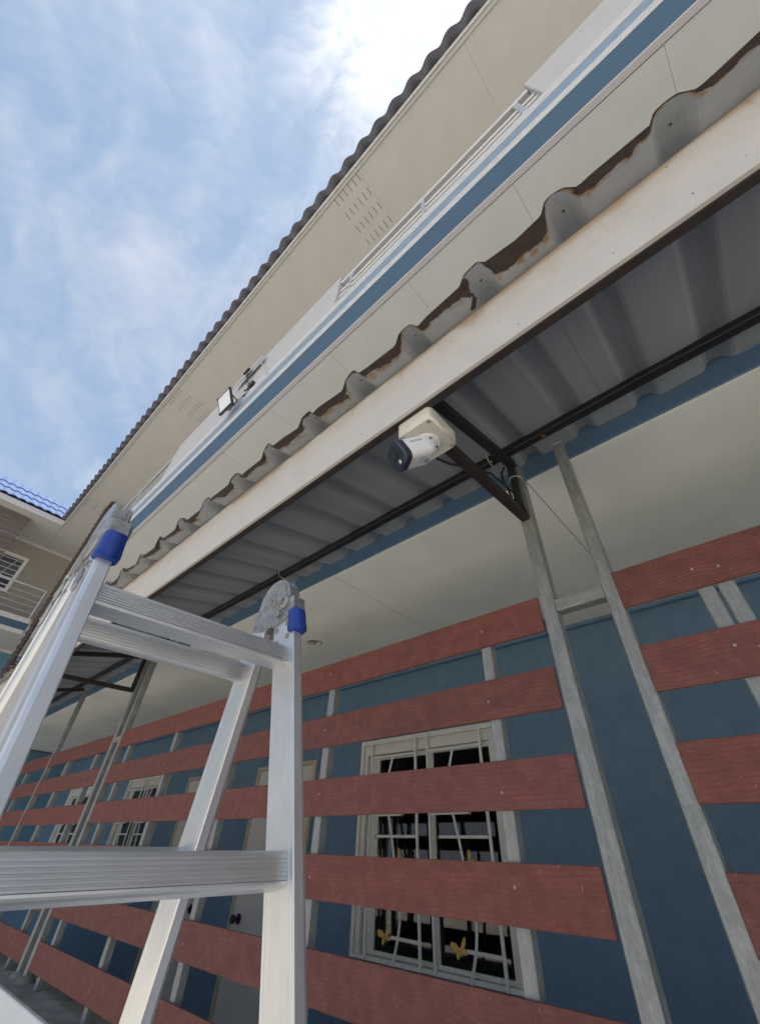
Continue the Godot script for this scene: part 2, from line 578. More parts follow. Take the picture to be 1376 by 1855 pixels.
# ---------------------------------------------------------------- sky, sun, camera
func sky_picture() -> ImageTexture:
	var w := 1536
	var h := 768
	var px := PackedFloat32Array()
	px.resize(w * h * 4)
	var big := noise(61, 1.0, 4)
	var wisp := noise(62, 1.0, 5)
	var ripple := noise(63, 1.0, 3)
	var sun := Vector3(-0.03, 0.99, -0.105).normalized()
	# banks of thin cloud: where (x/y, z/y of the direction), how wide, how thick
	var banks := [[0.06, -0.03, 0.10, 0.42], [-0.08, -0.02, 0.11, 0.40], [-0.20, -0.01, 0.11, 0.55], [-0.33, 0.0, 0.10, 0.60], [-0.44, 0.01, 0.08, 0.55], [-0.08, 0.08, 0.09, 0.30], [-0.185, 0.15, 0.05, -0.32], [-0.285, 0.20, 0.08, 0.28], [-0.36, 0.11, 0.10, 0.22], [-0.50, 0.21, 0.09, 0.40], [-0.44, 0.09, 0.06, 0.3], [-0.44, 0.32, 0.09, -0.42], [-0.66, 0.115, 0.12, -0.55], [-0.82, 0.06, 0.14, -0.5], [-0.60, -0.03, 0.08, -0.3], [-1.25, 0.20, 0.17, 0.40], [-1.52, 0.10, 0.25, 0.5], [-0.50, 0.43, 0.10, 0.18], [-0.64, 0.38, 0.09, 0.22]]
	for y in h:
		var th := (y + 0.5) / h * PI
		var up := cos(th)
		var ring := sin(th)
		for x in w:
			var c := Color(0.40, 0.40, 0.38)
			if up > -0.02:
				var ph := ((x + 0.5) / w - 0.5) * TAU
				var d := Vector3(sin(ph) * ring, up, -cos(ph) * ring)
				var k := 1.0 / maxf(up, 0.06)
				var X := d.x * k
				var Z := d.z * k
				var cover := 0.31
				if k < 3.5:
					for b in banks:
						var q: float = ((X - b[0]) * (X - b[0]) + (Z - b[1]) * (Z - b[1])) / (b[2] * b[2])
						if q < 6.0:
							cover += b[3] * exp(-q)
				var wx := big.get_noise_2d(X * 1.6, Z * 1.6)
				var f1 := wisp.get_noise_2d(X * 3.0 + wx * 0.8 + Z * 1.2, Z * 7.0 - X * 1.5 + wx)
				var f2 := ripple.get_noise_2d(X * 38.0 + f1 * 2.0, Z * 24.0 + X * 12.0)
				var thin := clampf(cover + wx * 0.34 + f1 * 0.24 + f2 * 0.50 * clampf(cover - 0.15, 0.0, 0.7), 0.0, 1.0)
				thin = thin * thin * (3.0 - 2.0 * thin)
				var low := pow(1.0 - clampf(up, 0.0, 1.0), 3.0)
				var blue := Color(0.245, 0.355, 0.535).lerp(Color(0.64, 0.69, 0.78), low)
				var ang := acos(clampf(d.dot(sun), -1.0, 1.0))
				var glow := 0.07 * exp(-pow(ang / 0.13, 2.0)) + 0.21 * exp(-pow(ang / 0.42, 2.0))
				c = blue.lerp(Color(0.56, 0.59, 0.675).lerp(Color(0.68, 0.71, 0.77), low), thin * 0.9)
				c = Color(c.r + glow * (0.45 + 0.95 * thin), c.g + glow * (0.42 + 0.92 * thin), c.b + glow * (0.34 + 0.84 * thin))
			var i := (y * w + x) * 4
			px[i] = c.r
			px[i + 1] = c.g
			px[i + 2] = c.b
			px[i + 3] = 1.0
	return ImageTexture.create_from_image(Image.create_from_data(w, h, false, Image.FORMAT_RGBAF, px.to_byte_array()))


func camera_sky_sun() -> void:
	var cam := Camera3D.new()
	cam.name = "camera"
	cam.fov = 102.92
	cam.near = 0.02
	cam.far = 600.0
	add_child(cam)
	cam.transform = Transform3D(Basis(Vector3(0.737623, 0.041162, -0.673957), Vector3(0.416548, 0.757827, 0.502181), Vector3(0.531414, -0.651156, 0.541844)).orthonormalized(), Vector3(0, EYE, 0))
	cam.current = true
	var e := Environment.new()
	e.background_mode = Environment.BG_SKY
	var s := Sky.new()
	var pan := PanoramaSkyMaterial.new()
	pan.panorama = sky_picture()
	s.sky_material = pan
	e.sky = s
	e.background_energy_multiplier = 0.62
	e.tonemap_mode = Environment.TONE_MAPPER_LINEAR
	e.tonemap_exposure = 2.1
	e.sdfgi_enabled = true
	e.ssao_enabled = true
	e.ssil_enabled = true
	var we := WorldEnvironment.new()
	we.name = "world_environment"
	we.environment = e
	add_child(we)
	var sun := DirectionalLight3D.new()
	sun.name = "sun"
	sun.light_energy = 1.6
	sun.light_color = Color(1.0, 0.955, 0.88)
	sun.light_angular_distance = 0.5
	sun.shadow_enabled = true
	add_child(sun)
	var to := Vector3(-0.03, 0.99, -0.105).normalized()
	sun.transform = Transform3D(Basis.looking_at(-to, Vector3(1, 0, 0)), to * 20.0)


# ---------------------------------------------------------------- the house
const Z_WALL := -2.766
const Y_CEIL := 1.2654
const Z_BEAM := -1.308
const Z_BAL := -0.61
const Y_EAVES := 5.09
const HX0 := -9.84
const HB0 := -6.9
const HX1 := 4.6

func ground() -> void:
	var g := MB.new()
	g.face([Vector3(-150, 0, -150), Vector3(150, 0, -150), Vector3(150, 0, 150), Vector3(-150, 0, 150)], Vector3.UP)
	var o := part(self, "ground", g.mesh(), M.paving)
	o.set_meta("kind", "structure")
	o.set_meta("label", "pale concrete paving of the yard below the ladder")
	o.set_meta("category", "ground")


func house() -> Node3D:
	var h := thing("house", "two storey house with blue ground floor wall, white balcony and beige eaves", "house", Vector3(-2.5, 0, -4.0))
	# ground floor wall, in pieces around the window openings
	var w := MB.new()
	var holes := [[-10.0, -8.84], [-7.46, -6.22], [-2.74, -1.505]]
	var lo := -0.462
	var hi := 0.752
	var x := -12.0
	for q in holes:
		w.span(p3(x, -1.5, Z_WALL), p3(q[0], Y_CEIL + 0.2, Z_WALL - 0.15))
		w.span(p3(q[0], -1.5, Z_WALL), p3(q[1], lo, Z_WALL - 0.15))
		w.span(p3(q[0], hi, Z_WALL), p3(q[1], Y_CEIL + 0.2, Z_WALL - 0.15))
		x = q[1]
	w.span(p3(x, -1.5, Z_WALL), p3(HX1, Y_CEIL + 0.2, Z_WALL - 0.15))
	part(h, "ground_wall", w.mesh(), M.wall)
	block(h, "cornice", M.wall, p3(-12, 1.243, Z_WALL + 0.001), p3(HX1, Y_CEIL - 0.002, Z_WALL + 0.042))
	var s := MB.new()  # the shell behind: floors, sides, back
	s.span(p3(-12, -1.5, -8), p3(HX1, 5.2, -8.2))
	s.span(p3(HX1, -1.5, -8.2), p3(HX1 + 0.15, 5.2, Z_WALL))
	s.span(p3(-12.15, -1.5, -8.2), p3(-12, 5.2, Z_WALL))
	s.span(p3(-12, -1.46, Z_WALL - 0.16), p3(HX1, -1.40, -8))
	part(h, "outer_wall", s.mesh(), M.wing_wall)
	block(h, "room_divider", M.inside, p3(-12, -1.4, -5.0), p3(HX1, Y_CEIL + 0.3, -5.1))
	block(h, "porch_floor", M.floor_tile, p3(-12, -1.5, -1.335), p3(HX1, -1.44, Z_WALL))
	# porch ceiling boards
	var pitch := 1.2165
	for k in range(-8, 5):
		var a := maxf(-0.415 + pitch * k + 0.0018, -11.9)
		var b := minf(-0.415 + pitch * (k + 1) - 0.0018, HX1)
		if a < -2.458 and b > -2.458:  # the board that the downlight is let into
			var m := MB.new()
			var y0 := p3(0, Y_CEIL, 0).y
			for q in [[a, -2.498, Z_BEAM - 0.003, Z_WALL + 0.0015], [-2.418, b, Z_BEAM - 0.003, Z_WALL + 0.0015], [-2.498, -2.418, Z_BEAM - 0.003, -1.824], [-2.498, -2.418, -1.904, Z_WALL + 0.0015]]:
				m.span(Vector3(q[0], y0, q[2]), Vector3(q[1], y0 + 0.010, q[3]))
			part(h, "ceiling_board", m.mesh(), M.ceiling)
		elif b > a:
			block(h, "ceiling_board", M.ceiling, p3(a, Y_CEIL, Z_BEAM - 0.003), p3(b, Y_CEIL + 0.010, Z_WALL + 0.0015), 0.0015)
	block(h, "floor_slab", M.seam, p3(-12, Y_CEIL + 0.085, Z_BEAM - 0.21), p3(HX1, 2.9, -8))
	block(h, "edge_beam", M.beam, p3(HX0, Y_CEIL + 0.012, Z_BEAM), p3(HX1, 2.34, Z_BEAM - 0.2), 0.004)
	# underside of the balcony
	for k in range(-12, 8):
		var a := 0.079 + 0.6005 * k + 0.0006
		var b := 0.079 + 0.6005 * (k + 1) - 0.0006
		block(h, "balcony_soffit_board", M.soffit, p3(maxf(a, HB0), 2.293, Z_BAL - 0.034), p3(minf(b, HX1), 2.297, Z_BEAM), 0.0002)
	block(h, "drip_edge", M.edge, p3(HB0, 2.2895, Z_BAL - 0.001), p3(HX1, 2.2974, Z_BAL - 0.031), 0.002)
	block(h, "balcony_slab", M.soffit, p3(HB0, 2.2978, Z_BAL - 0.0345), p3(HX1, 2.95, Z_BEAM - 0.4))
	# the coloured bands of the balcony edge, each a little proud of the next
	block(h, "blue_band", M.trim_blue, p3(HB0, 2.302, Z_BAL), p3(HX1, 2.624, Z_BAL - 0.034), 0.003)
	block(h, "white_band", M.trim_white, p3(HB0, 2.624, Z_BAL + 0.004), p3(HX1, 2.706, Z_BAL - 0.034), 0.004)
	block(h, "pale_blue_band", M.trim_pale, p3(HB0, 2.706, Z_BAL + 0.001), p3(HX1, 2.866, Z_BAL - 0.034), 0.003)
	block(h, "white_sill", M.trim_white, p3(HB0, 2.866, Z_BAL + 0.004), p3(HX1, 2.978, Z_BAL - 0.14), 0.004)
	for q in [[HB0, -5.9], [-3.865, -1.172], [0.396, HX1]]:
		block(h, "parapet", M.lavender, p3(q[0], 2.978, Z_BAL - 0.001), p3(q[1], 3.532, Z_BAL - 0.125), 0.005)
	# railings in the gaps of the parapet
	for q in [[-5.9, -3.865], [-1.172, 0.396]]:
		var r := part(h, "railing", tube_between(p3(q[0], 3.425, Z_BAL - 0.030), p3(q[1], 3.425, Z_BAL - 0.030), 0.042, 0.042, Vector3.UP, 0.008).mesh(), M.steel_rail)
		for k in 3:
			var t := MB.new()
			t.xf = frame(p3(q[0], 3.070 + 0.098 * k, Z_BAL - 0.030), Vector3.RIGHT, Vector3.UP)
			t.lathe([Vector2(0.0, 0.0), Vector2(0.0125, 0.0), Vector2(0.0125, q[1] - q[0]), Vector2(0.0, q[1] - q[0])], 10)
			part(r, "rail", t.mesh(), M.steel_rail)
		for px in ([-4.82, -3.96] if q[0] < -3 else [-1.055, -0.378, 0.306]):
			block(r, "post", M.steel_rail, p3(px - 0.016, 2.976, Z_BAL - 0.016), p3(px + 0.016, 3.404, Z_BAL - 0.046), 0.004)
	# upper storey and eaves
	block(h, "upper_wall", M.lavender, p3(-12, 2.9, -2.2), p3(HX1, Y_EAVES, -2.35), 0.0)
	for k in range(-9, 5):
		var a := -3.32 + 1.2165 * (k + 2) + 0.0004
		var b := a + 1.2165 - 0.0008
		var bd := block(h, "eaves_board", M.eaves, p3(maxf(a, -10.82), Y_EAVES, -0.305), p3(minf(b, HX1), Y_EAVES + 0.004, -2.2), 0.0008)
		if posmod(k + 1, 3) == 0 and b - 0.06 < HX1:
			var st := MB.new()
			for row in 5:
				for c in 6:
					var sx := b - 0.335 + 0.062 * c
					var sz := -0.335 - 0.155 * row
					st.span(p3(sx - 0.0028, Y_EAVES - 0.0015, sz), p3(sx + 0.0028, Y_EAVES + 0.004, sz - 0.078), 0.0)
			var v := part(bd, "vent_slots", st.mesh(), M.slot)
			v.set_meta("kind", "stuff")
	block(h, "eaves_batten", M.eaves, p3(-10.82, Y_EAVES + 0.0045, -0.31), p3(HX1, Y_EAVES + 0.0185, -2.19), 0.0)
	block(h, "eaves_trim", M.trim_white, p3(-9.54, Y_EAVES - 0.018, -0.288), p3(HX1, Y_EAVES + 0.13, -0.304), 0.003)
	block(h, "eaves_bead", M.eaves, p3(-9.52, Y_EAVES - 0.010, -0.3055), p3(HX1, Y_EAVES - 0.0015, -0.336), 0.002)
	# roof: the row of tiles that shows at the eaves, each tile on its own, and the slope above it
	var tile := MB.new()
	var cols := 8
	for i in cols:
		var q := []
		var ns := []
		var uvs := []
		for e in [[0, 0.0], [0, 0.42], [1, 0.42], [1, 0.0]]:
			var f: float = float(i + e[0]) / cols
			var wave := 0.048 * pow(0.5 + 0.5 * cos(TAU * (f - 0.5)), 0.8)
			q.append(Vector3(f * 0.204 - 0.102, wave * 0.80 + e[1] * 0.70, -e[1] + wave * 0.58))
			ns.append(Vector3(0.55 * sin(TAU * (f - 0.5)), 1, 0.7).normalized())
			uvs.append(Vector2(f * 0.2, e[1]))
		tile.smooth_quad(q, ns, uvs)
		var under := []
		var nu := []
		for k in 4:
			under.append(q[k] - Vector3(0, 0.016, 0))
			nu.append(-ns[k])
		tile.smooth_quad(under, nu, uvs)
		tile.face([q[0], q[3], under[3], under[0]], Vector3(0, 0, 1))
	var tm := tile.mesh()
	for k in 70:
		part(h, "roof_tile", tm, M.roof_tile, Transform3D(Basis(Vector3.FORWARD, rng.randf_range(-0.012, 0.012)), p3(-9.42 + 0.202 * k, Y_EAVES + 0.095 + rng.randf_range(-0.003, 0.003), -0.226)))
	var rf := MB.new()
	rf.face([p3(-12, Y_EAVES + 0.22, -0.45), p3(HX1 + 0.1, Y_EAVES + 0.22, -0.45), p3(HX1 + 0.1, 8.5, -5.2), p3(-12, 8.5, -5.2)], Vector3(0, 0.83, 0.56))
	rf.face([p3(-12, Y_EAVES + 0.2, -10), p3(HX1 + 0.1, Y_EAVES + 0.2, -10), p3(HX1 + 0.1, 8.5, -5.2), p3(-12, 8.5, -5.2)], Vector3(0, 0.83, -0.56))
	for gx in [-12.0, HX1 + 0.1]:
		rf.face([p3(gx, Y_EAVES + 0.2, -10), p3(gx, 8.5, -5.2), p3(gx, Y_EAVES + 0.22, -0.45)], Vector3(signf(gx), 0, 0))
	rf.span(p3(-12, Y_EAVES + 0.02, -2.2), p3(HX1 + 0.1, Y_EAVES + 0.1, -10.0))
	part(h, "roof", rf.mesh(), M.roof_tile)
	# windows and doors
	for q in [0.0, -4.74, -7.28]:
		window(h, q, q == 0.0)
	door(h, -4.216, -3.316, -4.085)
	door(h, -5.67, -4.77, -4.90)
	return h


func bar(a: Vector2, b: Vector2, z: float, w := 0.0160) -> ArrayMesh:
	return tube_between(p3(a.x, a.y, z), p3(b.x, b.y, z), w, w, Vector3.BACK, 0.002).mesh()


func butterfly_mesh() -> ArrayMesh:
	var m := MB.new()
	m.xf = Transform3D(Basis(Vector3(0, 0, 1), Vector3(1, 0, 0), Vector3(0, 1, 0)), Vector3.ZERO)  # local x is the thickness
	for q in [[[0, 0.004], [0.010, 0.030], [0.030, 0.064], [0.040, 0.058], [0.040, 0.030], [0.026, 0.010]], [[0, 0.002], [-0.028, 0.030], [-0.062, 0.034], [-0.070, 0.018], [-0.058, -0.002], [-0.030, -0.010]],
			[[0, -0.002], [0.028, 0.006], [0.046, -0.006], [0.040, -0.020], [0.018, -0.018]], [[-0.003, -0.004], [-0.024, -0.012], [-0.030, -0.034], [-0.018, -0.048], [-0.006, -0.034]],
			[[-0.004, 0.012], [0.004, 0.014], [0.012, -0.026], [0.008, -0.032], [-0.002, -0.012]]]:
		var poly := PackedVector2Array()
		for c in q:
			poly.append(Vector2(c[0], c[1]))
		m.prism(poly, -0.0015, 0.0015)
	return m.mesh()


func window(h: Node3D, dx: float, full: bool) -> void:
	var zf := -2.735
	var fr := MB.new()
	var x0 := -2.748 + dx
	var x1 := -1.497 + dx
	# outer casing, a thin lip and the jamb behind it
	for q in [[x0, -0.468, x0 + 0.030, 0.760], [x1 - 0.026, -0.468, x1, 0.760], [x0 + 0.030, 0.726, x1 - 0.026, 0.760], [x0 + 0.030, -0.468, x1 - 0.026, -0.448]]:
		fr.span(p3(q[0], q[1], zf), p3(q[2], q[3], -2.79), 0.002)
	for q in [[x0 + 0.030, -0.448, x0 + 0.066, 0.726], [x1 - 0.060, -0.448, x1 - 0.026, 0.726], [x0 + 0.066, 0.655, x1 - 0.060, 0.726]]:
		fr.span(p3(q[0], q[1], -2.752), p3(q[2], q[3], -2.82), 0.002)
	var win := part(h, "window", fr.mesh(), M.window_frame)
	for k in 2:
		var a := (-2.676 if k == 0 else -2.086) + dx
		var b := (-2.052 if k == 0 else -1.560) + dx
		var z := -2.758 - 0.022 * (1 - k)
		var sm := MB.new()
		var st := 0.055 if k else 0.100
		sm.span(p3(a, -0.446, z), p3(a + (0.05 if k else st), 0.654, z - 0.02), 0.002)
		sm.span(p3(b - 0.05 if k == 0 else b - 0.012, -0.446, z), p3(b, 0.654, z - 0.02), 0.002)
		sm.span(p3(a + 0.04, 0.622, z - 0.001), p3(b - 0.01, 0.653, z - 0.019), 0.002)
		sm.span(p3(a + 0.04, -0.446, z - 0.001), p3(b - 0.01, -0.425, z - 0.019), 0.002)
		part(win, "sash", sm.mesh(), M.window_frame)
		block(win, "pane", M.glass, p3(a + 0.045, -0.43, z - 0.008), p3(b - 0.008, 0.63, z - 0.012), 0.0)
	block(win, "blind", M.blind, p3(x0 + 0.07, 0.655, -2.745), p3(x1 - 0.07, 0.712, -2.7515), 0.001)
	var zg := -2.726
	var made := []
	for k in 2:
		var s := 0.5525 * k + dx
		made.append([Vector2(-2.613 + s, 0.742), Vector2(-2.600 + s, -0.466)])
		made.append([Vector2(-2.172 + s, 0.742), Vector2(-2.154 + s, -0.466)])
		made.append([Vector2(-2.607 + s, 0.629), Vector2(-2.178 + s, 0.629)])
		made.append([Vector2(-2.607 + s, 0.262), Vector2(-2.300 + s, 0.262)])
		made.append([Vector2(-2.527 + s, 0.140), Vector2(-2.172 + s, 0.141)])
		made.append([Vector2(-2.378 + s, -0.348), Vector2(-2.160 + s, -0.350)])
	for q in made:
		part(win, "grille_bar", bar(q[0], q[1], zg), M.grille)
	for k in 2:
		var s := 0.5525 * k + dx
		var path := []
		for c in [[-2.392, 0.625], [-2.424, 0.53], [-2.443, 0.43], [-2.440, 0.34], [-2.421, 0.259], [-2.392, 0.15], [-2.366, 0.034], [-2.330, -0.10], [-2.311, -0.19], [-2.308, -0.24], [-2.313, -0.29], [-2.323, -0.345], [-2.344, -0.405], [-2.369, -0.466]]:
			path.append(p3(c[0] + s, c[1], zg - 0.001))
		var m := MB.new()
		m.sweep(path, 0.0085, 8)
		part(win, "grille_bar", m.mesh(), M.grille)
		for c in [[-2.293, 0.262], [-2.534, 0.140]]:
			var ball := MB.new()
			ball.xf = Transform3D(Basis(), p3(c[0] + s, c[1], zg))
			var prof := []
			for i in 9:
				prof.append(Vector2(sin(PI * i / 8.0) * 0.0125, -cos(PI * i / 8.0) * 0.0125))
			ball.lathe(prof, 14)
			part(win, "gold_ball", ball.mesh(), M.gold)
		if full:
			part(win, "butterfly", butterfly_mesh(), M.gold, Transform3D(Basis(Vector3.UP, 0.2).scaled(Vector3.ONE * 0.84), p3(-2.418 + s, -0.347, zg + 0.010)))
			part(win, "butterfly", butterfly_mesh(), M.gold, Transform3D(Basis(Vector3.BACK, 0.5).scaled(Vector3.ONE * 0.84), p3(-2.318 + s, 0.020, zg + 0.010)))


func door(h: Node3D, x0: float, x1: float, knob_x: float) -> void:
	var top := 0.683
	var d := block(h, "door", M.door, p3(x0 + 0.035, -1.43, Z_WALL + 0.001), p3(x1 - 0.035, top - 0.035, Z_WALL + 0.016), 0.002)
	var f := MB.new()
	f.span(p3(x0, -1.43, Z_WALL + 0.001), p3(x0 + 0.034, top, Z_WALL + 0.030), 0.003)
	f.span(p3(x1 - 0.034, -1.43, Z_WALL + 0.001), p3(x1, top, Z_WALL + 0.030), 0.003)
	f.span(p3(x0 + 0.034, top - 0.034, Z_WALL + 0.001), p3(x1 - 0.034, top, Z_WALL + 0.030), 0.003)
	part(d, "door_frame", f.mesh(), M.door_frame)
	var k := MB.new()
	k.xf = frame(p3(knob_x, -0.405, Z_WALL + 0.016), Vector3.BACK, Vector3.UP)
	k.lathe([Vector2(0.034, 0.0), Vector2(0.034, 0.006), Vector2(0.014, 0.012), Vector2(0.012, 0.035), Vector2(0.024, 0.042), Vector2(0.030, 0.055), Vector2(0.026, 0.070), Vector2(0.012, 0.076), Vector2(0.0, 0.077)], 20)
	part(d, "handle", k.mesh(), M.black_plastic)


func downlight() -> void:
	var at := p3(-2.458, Y_CEIL, -1.864)
	var o := thing("downlight", "round recessed downlight in the white porch ceiling", "ceiling light", at)
	var m := MB.new()
	m.xf = frame(at, Vector3.DOWN, Vector3.RIGHT)
	m.lathe([Vector2(0.047, -0.002), Vector2(0.058, 0.0), Vector2(0.058, 0.004), Vector2(0.050, 0.006), Vector2(0.045, 0.003)], 28)
	part(o, "trim_ring", m.mesh(), M.trim_white)
	m = MB.new()
	m.xf = frame(at, Vector3.DOWN, Vector3.RIGHT)
	m.lathe([Vector2(0.0465, 0.002), Vector2(0.044, -0.02), Vector2(0.038, -0.05), Vector2(0.022, -0.066), Vector2(0.0, -0.070)], 28)
	part(o, "reflector", m.mesh(), M.reflector)


# ---------------------------------------------------------------- the wing across the corner
func wing() -> void:
	var h := thing("house", "beige wing at the far left with bright blue roof tiles and steel balcony railing", "house", Vector3(-12, 0, 1.0))
	var z0 := -0.30
	var z1 := 6.0
	for k in 6:
		block(h, "eaves_board", M.eaves, p3(-9.565, Y_EAVES - 0.002, z0 + 1.05 * k + 0.001), p3(-10.82, Y_EAVES + 0.01, z0 + 1.05 * (k + 1) - 0.001), 0.001)
	block(h, "eaves_trim", M.trim_white, p3(-9.548, Y_EAVES - 0.02, z0), p3(-9.566, Y_EAVES + 0.10, z1), 0.003)
	block(h, "cornice", M.edge, p3(-10.80, Y_EAVES - 0.07, -2.2), p3(-10.82, Y_EAVES - 0.004, z1), 0.002)
	var wx := -10.82
	var w := MB.new()
	for q in [[-2.3, -0.195, 3.0, Y_EAVES + 0.1], [-0.195, 0.95, 3.0, 3.9], [-0.195, 0.95, 4.70, Y_EAVES + 0.1], [0.95, z1, 3.0, Y_EAVES + 0.1]]:
		w.span(p3(wx, q[2], q[0]), p3(wx - 0.15, q[3], q[1]))
	part(h, "upper_wall", w.mesh(), M.wing_wall)
	block(h, "room_divider", M.inside, p3(-13.2, 2.9, -2.3), p3(-13.3, 5.2, z1), 0.0)
	block(h, "ground_wall", M.wing_teal, p3(-11.0, -1.5, -2.7), p3(-11.15, 2.92, z1), 0.0)
	block(h, "lower_cornice", M.edge, p3(-10.98, 2.86, -2.7), p3(-10.999, 2.925, z1), 0.002)
	block(h, "balcony_slab", M.eaves, p3(-9.88, 2.931, -2.7), p3(-13.0, 3.19, z1), 0.003)
	block(h, "white_band", M.trim_white, p3(-9.845, 2.925, -0.77), p3(-9.879, 3.0, z1), 0.004)
	block(h, "blue_band", M.trim_blue, p3(-9.855, 3.0, -0.768), p3(-9.879, 3.135, z1), 0.003)
	block(h, "white_sill", M.trim_white, p3(-9.843, 3.135, -0.772), p3(-9.95, 3.225, z1), 0.004)
	# window
	var fr := MB.new()
	for q in [[-0.20, -0.135, 3.895, 4.705], [0.885, 0.95, 3.895, 4.705], [-0.135, 0.885, 4.64, 4.705], [-0.135, 0.885, 3.895, 3.955], [0.35, 0.40, 3.955, 4.64]]:
		fr.span(p3(wx + 0.02, q[2], q[0]), p3(wx - 0.05, q[3], q[1]), 0.004)
	var win := part(h, "window", fr.mesh(), M.window_frame)
	block(win, "pane", M.glass, p3(wx - 0.03, 3.95, -0.14), p3(wx - 0.034, 4.645, 0.89), 0.0)
	for k in 6:
		part(win, "grille_bar", tube_between(p3(wx + 0.026, 4.03 + 0.11 * k, -0.14), p3(wx + 0.026, 4.03 + 0.11 * k, 0.89), 0.011, 0.011).mesh(), M.grille)
	for k in 4:
		var c := []
		for i in 9:
			c.append(p3(wx + 0.033, 3.95 + 0.7 * i / 8.0, 0.02 + 0.25 * k + 0.05 * sin(PI * i / 8.0 * 1.5)))
		var m := MB.new()
		m.sweep(c, 0.006, 6)
		part(win, "grille_bar", m.mesh(), M.grille)
	# railing
	var rx := -9.87
	var rt := MB.new()
	rt.xf = frame(p3(rx, 3.812, -0.73), Vector3.BACK, Vector3.UP)
	rt.lathe([Vector2(0, 0), Vector2(0.02, 0), Vector2(0.02, 4.0), Vector2(0, 4.0)], 12)
	var r := part(h, "railing", rt.mesh(), M.steel_rail)
	for k in 4:
		var t := MB.new()
		t.xf = frame(p3(rx, 3.335 + 0.113 * k, -0.73), Vector3.BACK, Vector3.UP)
		t.lathe([Vector2(0, 0), Vector2(0.006, 0), Vector2(0.006, 4.0), Vector2(0, 4.0)], 8)
		part(r, "rail", t.mesh(), M.steel_rail)
	for z in [-0.73, 0.9, 2.5]:
		var t := MB.new()
		t.xf = frame(p3(rx, 3.22, z), Vector3.UP, Vector3.RIGHT)
		t.lathe([Vector2(0.03, 0.0), Vector2(0.03, 0.012), Vector2(0.016, 0.014), Vector2(0.016, 0.60), Vector2(0, 0.60)], 12)
		part(r, "post", t.mesh(), M.steel_rail)
	# blue roof tiles, course by course
	var slope := deg_to_rad(47.0)
	var tile := MB.new()
	var cols := 6
	for i in cols:
		var q := []
		var ns := []
		var uvs := []
		for e in [[0, 0.0], [0, 0.34], [1, 0.34], [1, 0.0]]:
			var f: float = float(i + e[0]) / cols
			var wave := 0.022 * pow(0.5 + 0.5 * cos(TAU * (f - 0.5)), 0.7)
			q.append(Vector3(e[1], wave + (0.020 if e[1] == 0.0 else 0.0), f * 0.157 - 0.078))
			ns.append(Vector3(0, 1, -0.42 * sin(TAU * (f - 0.5)) * -1.0).normalized())
			uvs.append(Vector2(e[1], f * 0.2))
		tile.smooth_quad(q, ns, uvs)
		tile.face([q[0], q[3], q[3] - Vector3(0, 0.018, 0), q[0] - Vector3(0, 0.018, 0)], Vector3(-1, 0, 0))
	var tm := tile.mesh()
	var up := Vector3(-cos(slope), sin(slope), 0)
	for c in 3:
		for k in 24:
			var at := p3(-9.52, Y_EAVES + 0.11, -0.42 + 0.155 * k) + up * (0.30 * c)
			part(h, "roof_tile", tm, M.blue_tile, Transform3D(Basis(up, Vector3(sin(slope), cos(slope), 0), up.cross(Vector3(sin(slope), cos(slope), 0))), at))
	var rf := MB.new()
	var top := p3(-9.52, Y_EAVES + 0.09, -0.5) + up * 0.92
	rf.face([p3(-9.55, Y_EAVES + 0.09, -0.5), p3(-9.55, Y_EAVES + 0.09, z1), Vector3(top.x, top.y, z1), Vector3(top.x, top.y, -0.5)], Vector3(sin(slope), cos(slope), 0))
	rf.face([Vector3(top.x, top.y, -0.5), Vector3(top.x, top.y, z1), p3(-14.5, Y_EAVES + 0.1, z1), p3(-14.5, Y_EAVES + 0.1, -0.5)], Vector3(-0.2, 1, 0).normalized())
	rf.span(p3(-9.58, Y_EAVES + 0.02, -0.5), p3(-14.5, Y_EAVES + 0.085, z1))
	part(h, "roof", rf.mesh(), M.roof_tile)
	# privacy screen of slats on the wing's balcony
	var sc := thing("slat_screen", "weathered grey brown slat screen on the wing's balcony, beside the white barred window", "screen", p3(-9.83, 3.2, 1.1), "slat screens")
	var i := 0
	for y in [5.02, 4.905, 4.79, 4.675, 4.56, 4.445, 4.33, 4.215]:
		var zz: float = 0.24 - [0.0, 0.035, 0.01, 0.02, 0.01, 0.02, 0.01, 0.02][i]
		var b := MB.new()
		b.box(Vector3.ZERO, Vector3(0.016, 0.076, 2.0), 0.003)
		part(sc, "slat", b.mesh(), M.wing_slat, Transform3D(Basis(), p3(-9.83, y, zz + 1.0)))
		i += 1
	for z in [0.75, 1.9]:
		block(sc, "upright", M.dark_slat, p3(-9.87, 3.22, z), p3(-9.845, 5.08, z + 0.03), 0.002)


func tall_screen() -> void:
	var sc := thing("slat_screen", "tall dark brown slat screen against the house front, seen edge on left of the ladder", "screen", p3(-8.09, -1.5, -0.69), "slat screens")
	var b := MB.new()
	b.xf = Transform3D(Basis(Vector3.RIGHT, 0.5), Vector3.ZERO)
	b.box(Vector3.ZERO, Vector3(0.44, 0.058, 0.014), 0.002)
	var m := b.mesh()
	for k in 57:
		part(sc, "slat", m, M.dark_slat, Transform3D(Basis(Vector3.FORWARD, rng.randf_range(-0.004, 0.004)), p3(-8.09, -1.40 + 0.1145 * k, -0.69)))
	for x in [-8.27, -7.94]:
		block(sc, "upright", M.black_steel, p3(x, -1.5, -0.700), p3(x + 0.03, Y_EAVES - 0.005, -0.72), 0.002)


# ---------------------------------------------------------------- fence
const ROWS := [0.674, 0.4515, 0.2305, 0.0115, -0.2080, -0.4240]
const PLANK_H := 0.1135
const PLANK_L := 3.298
const Z_FENCE := -1.2

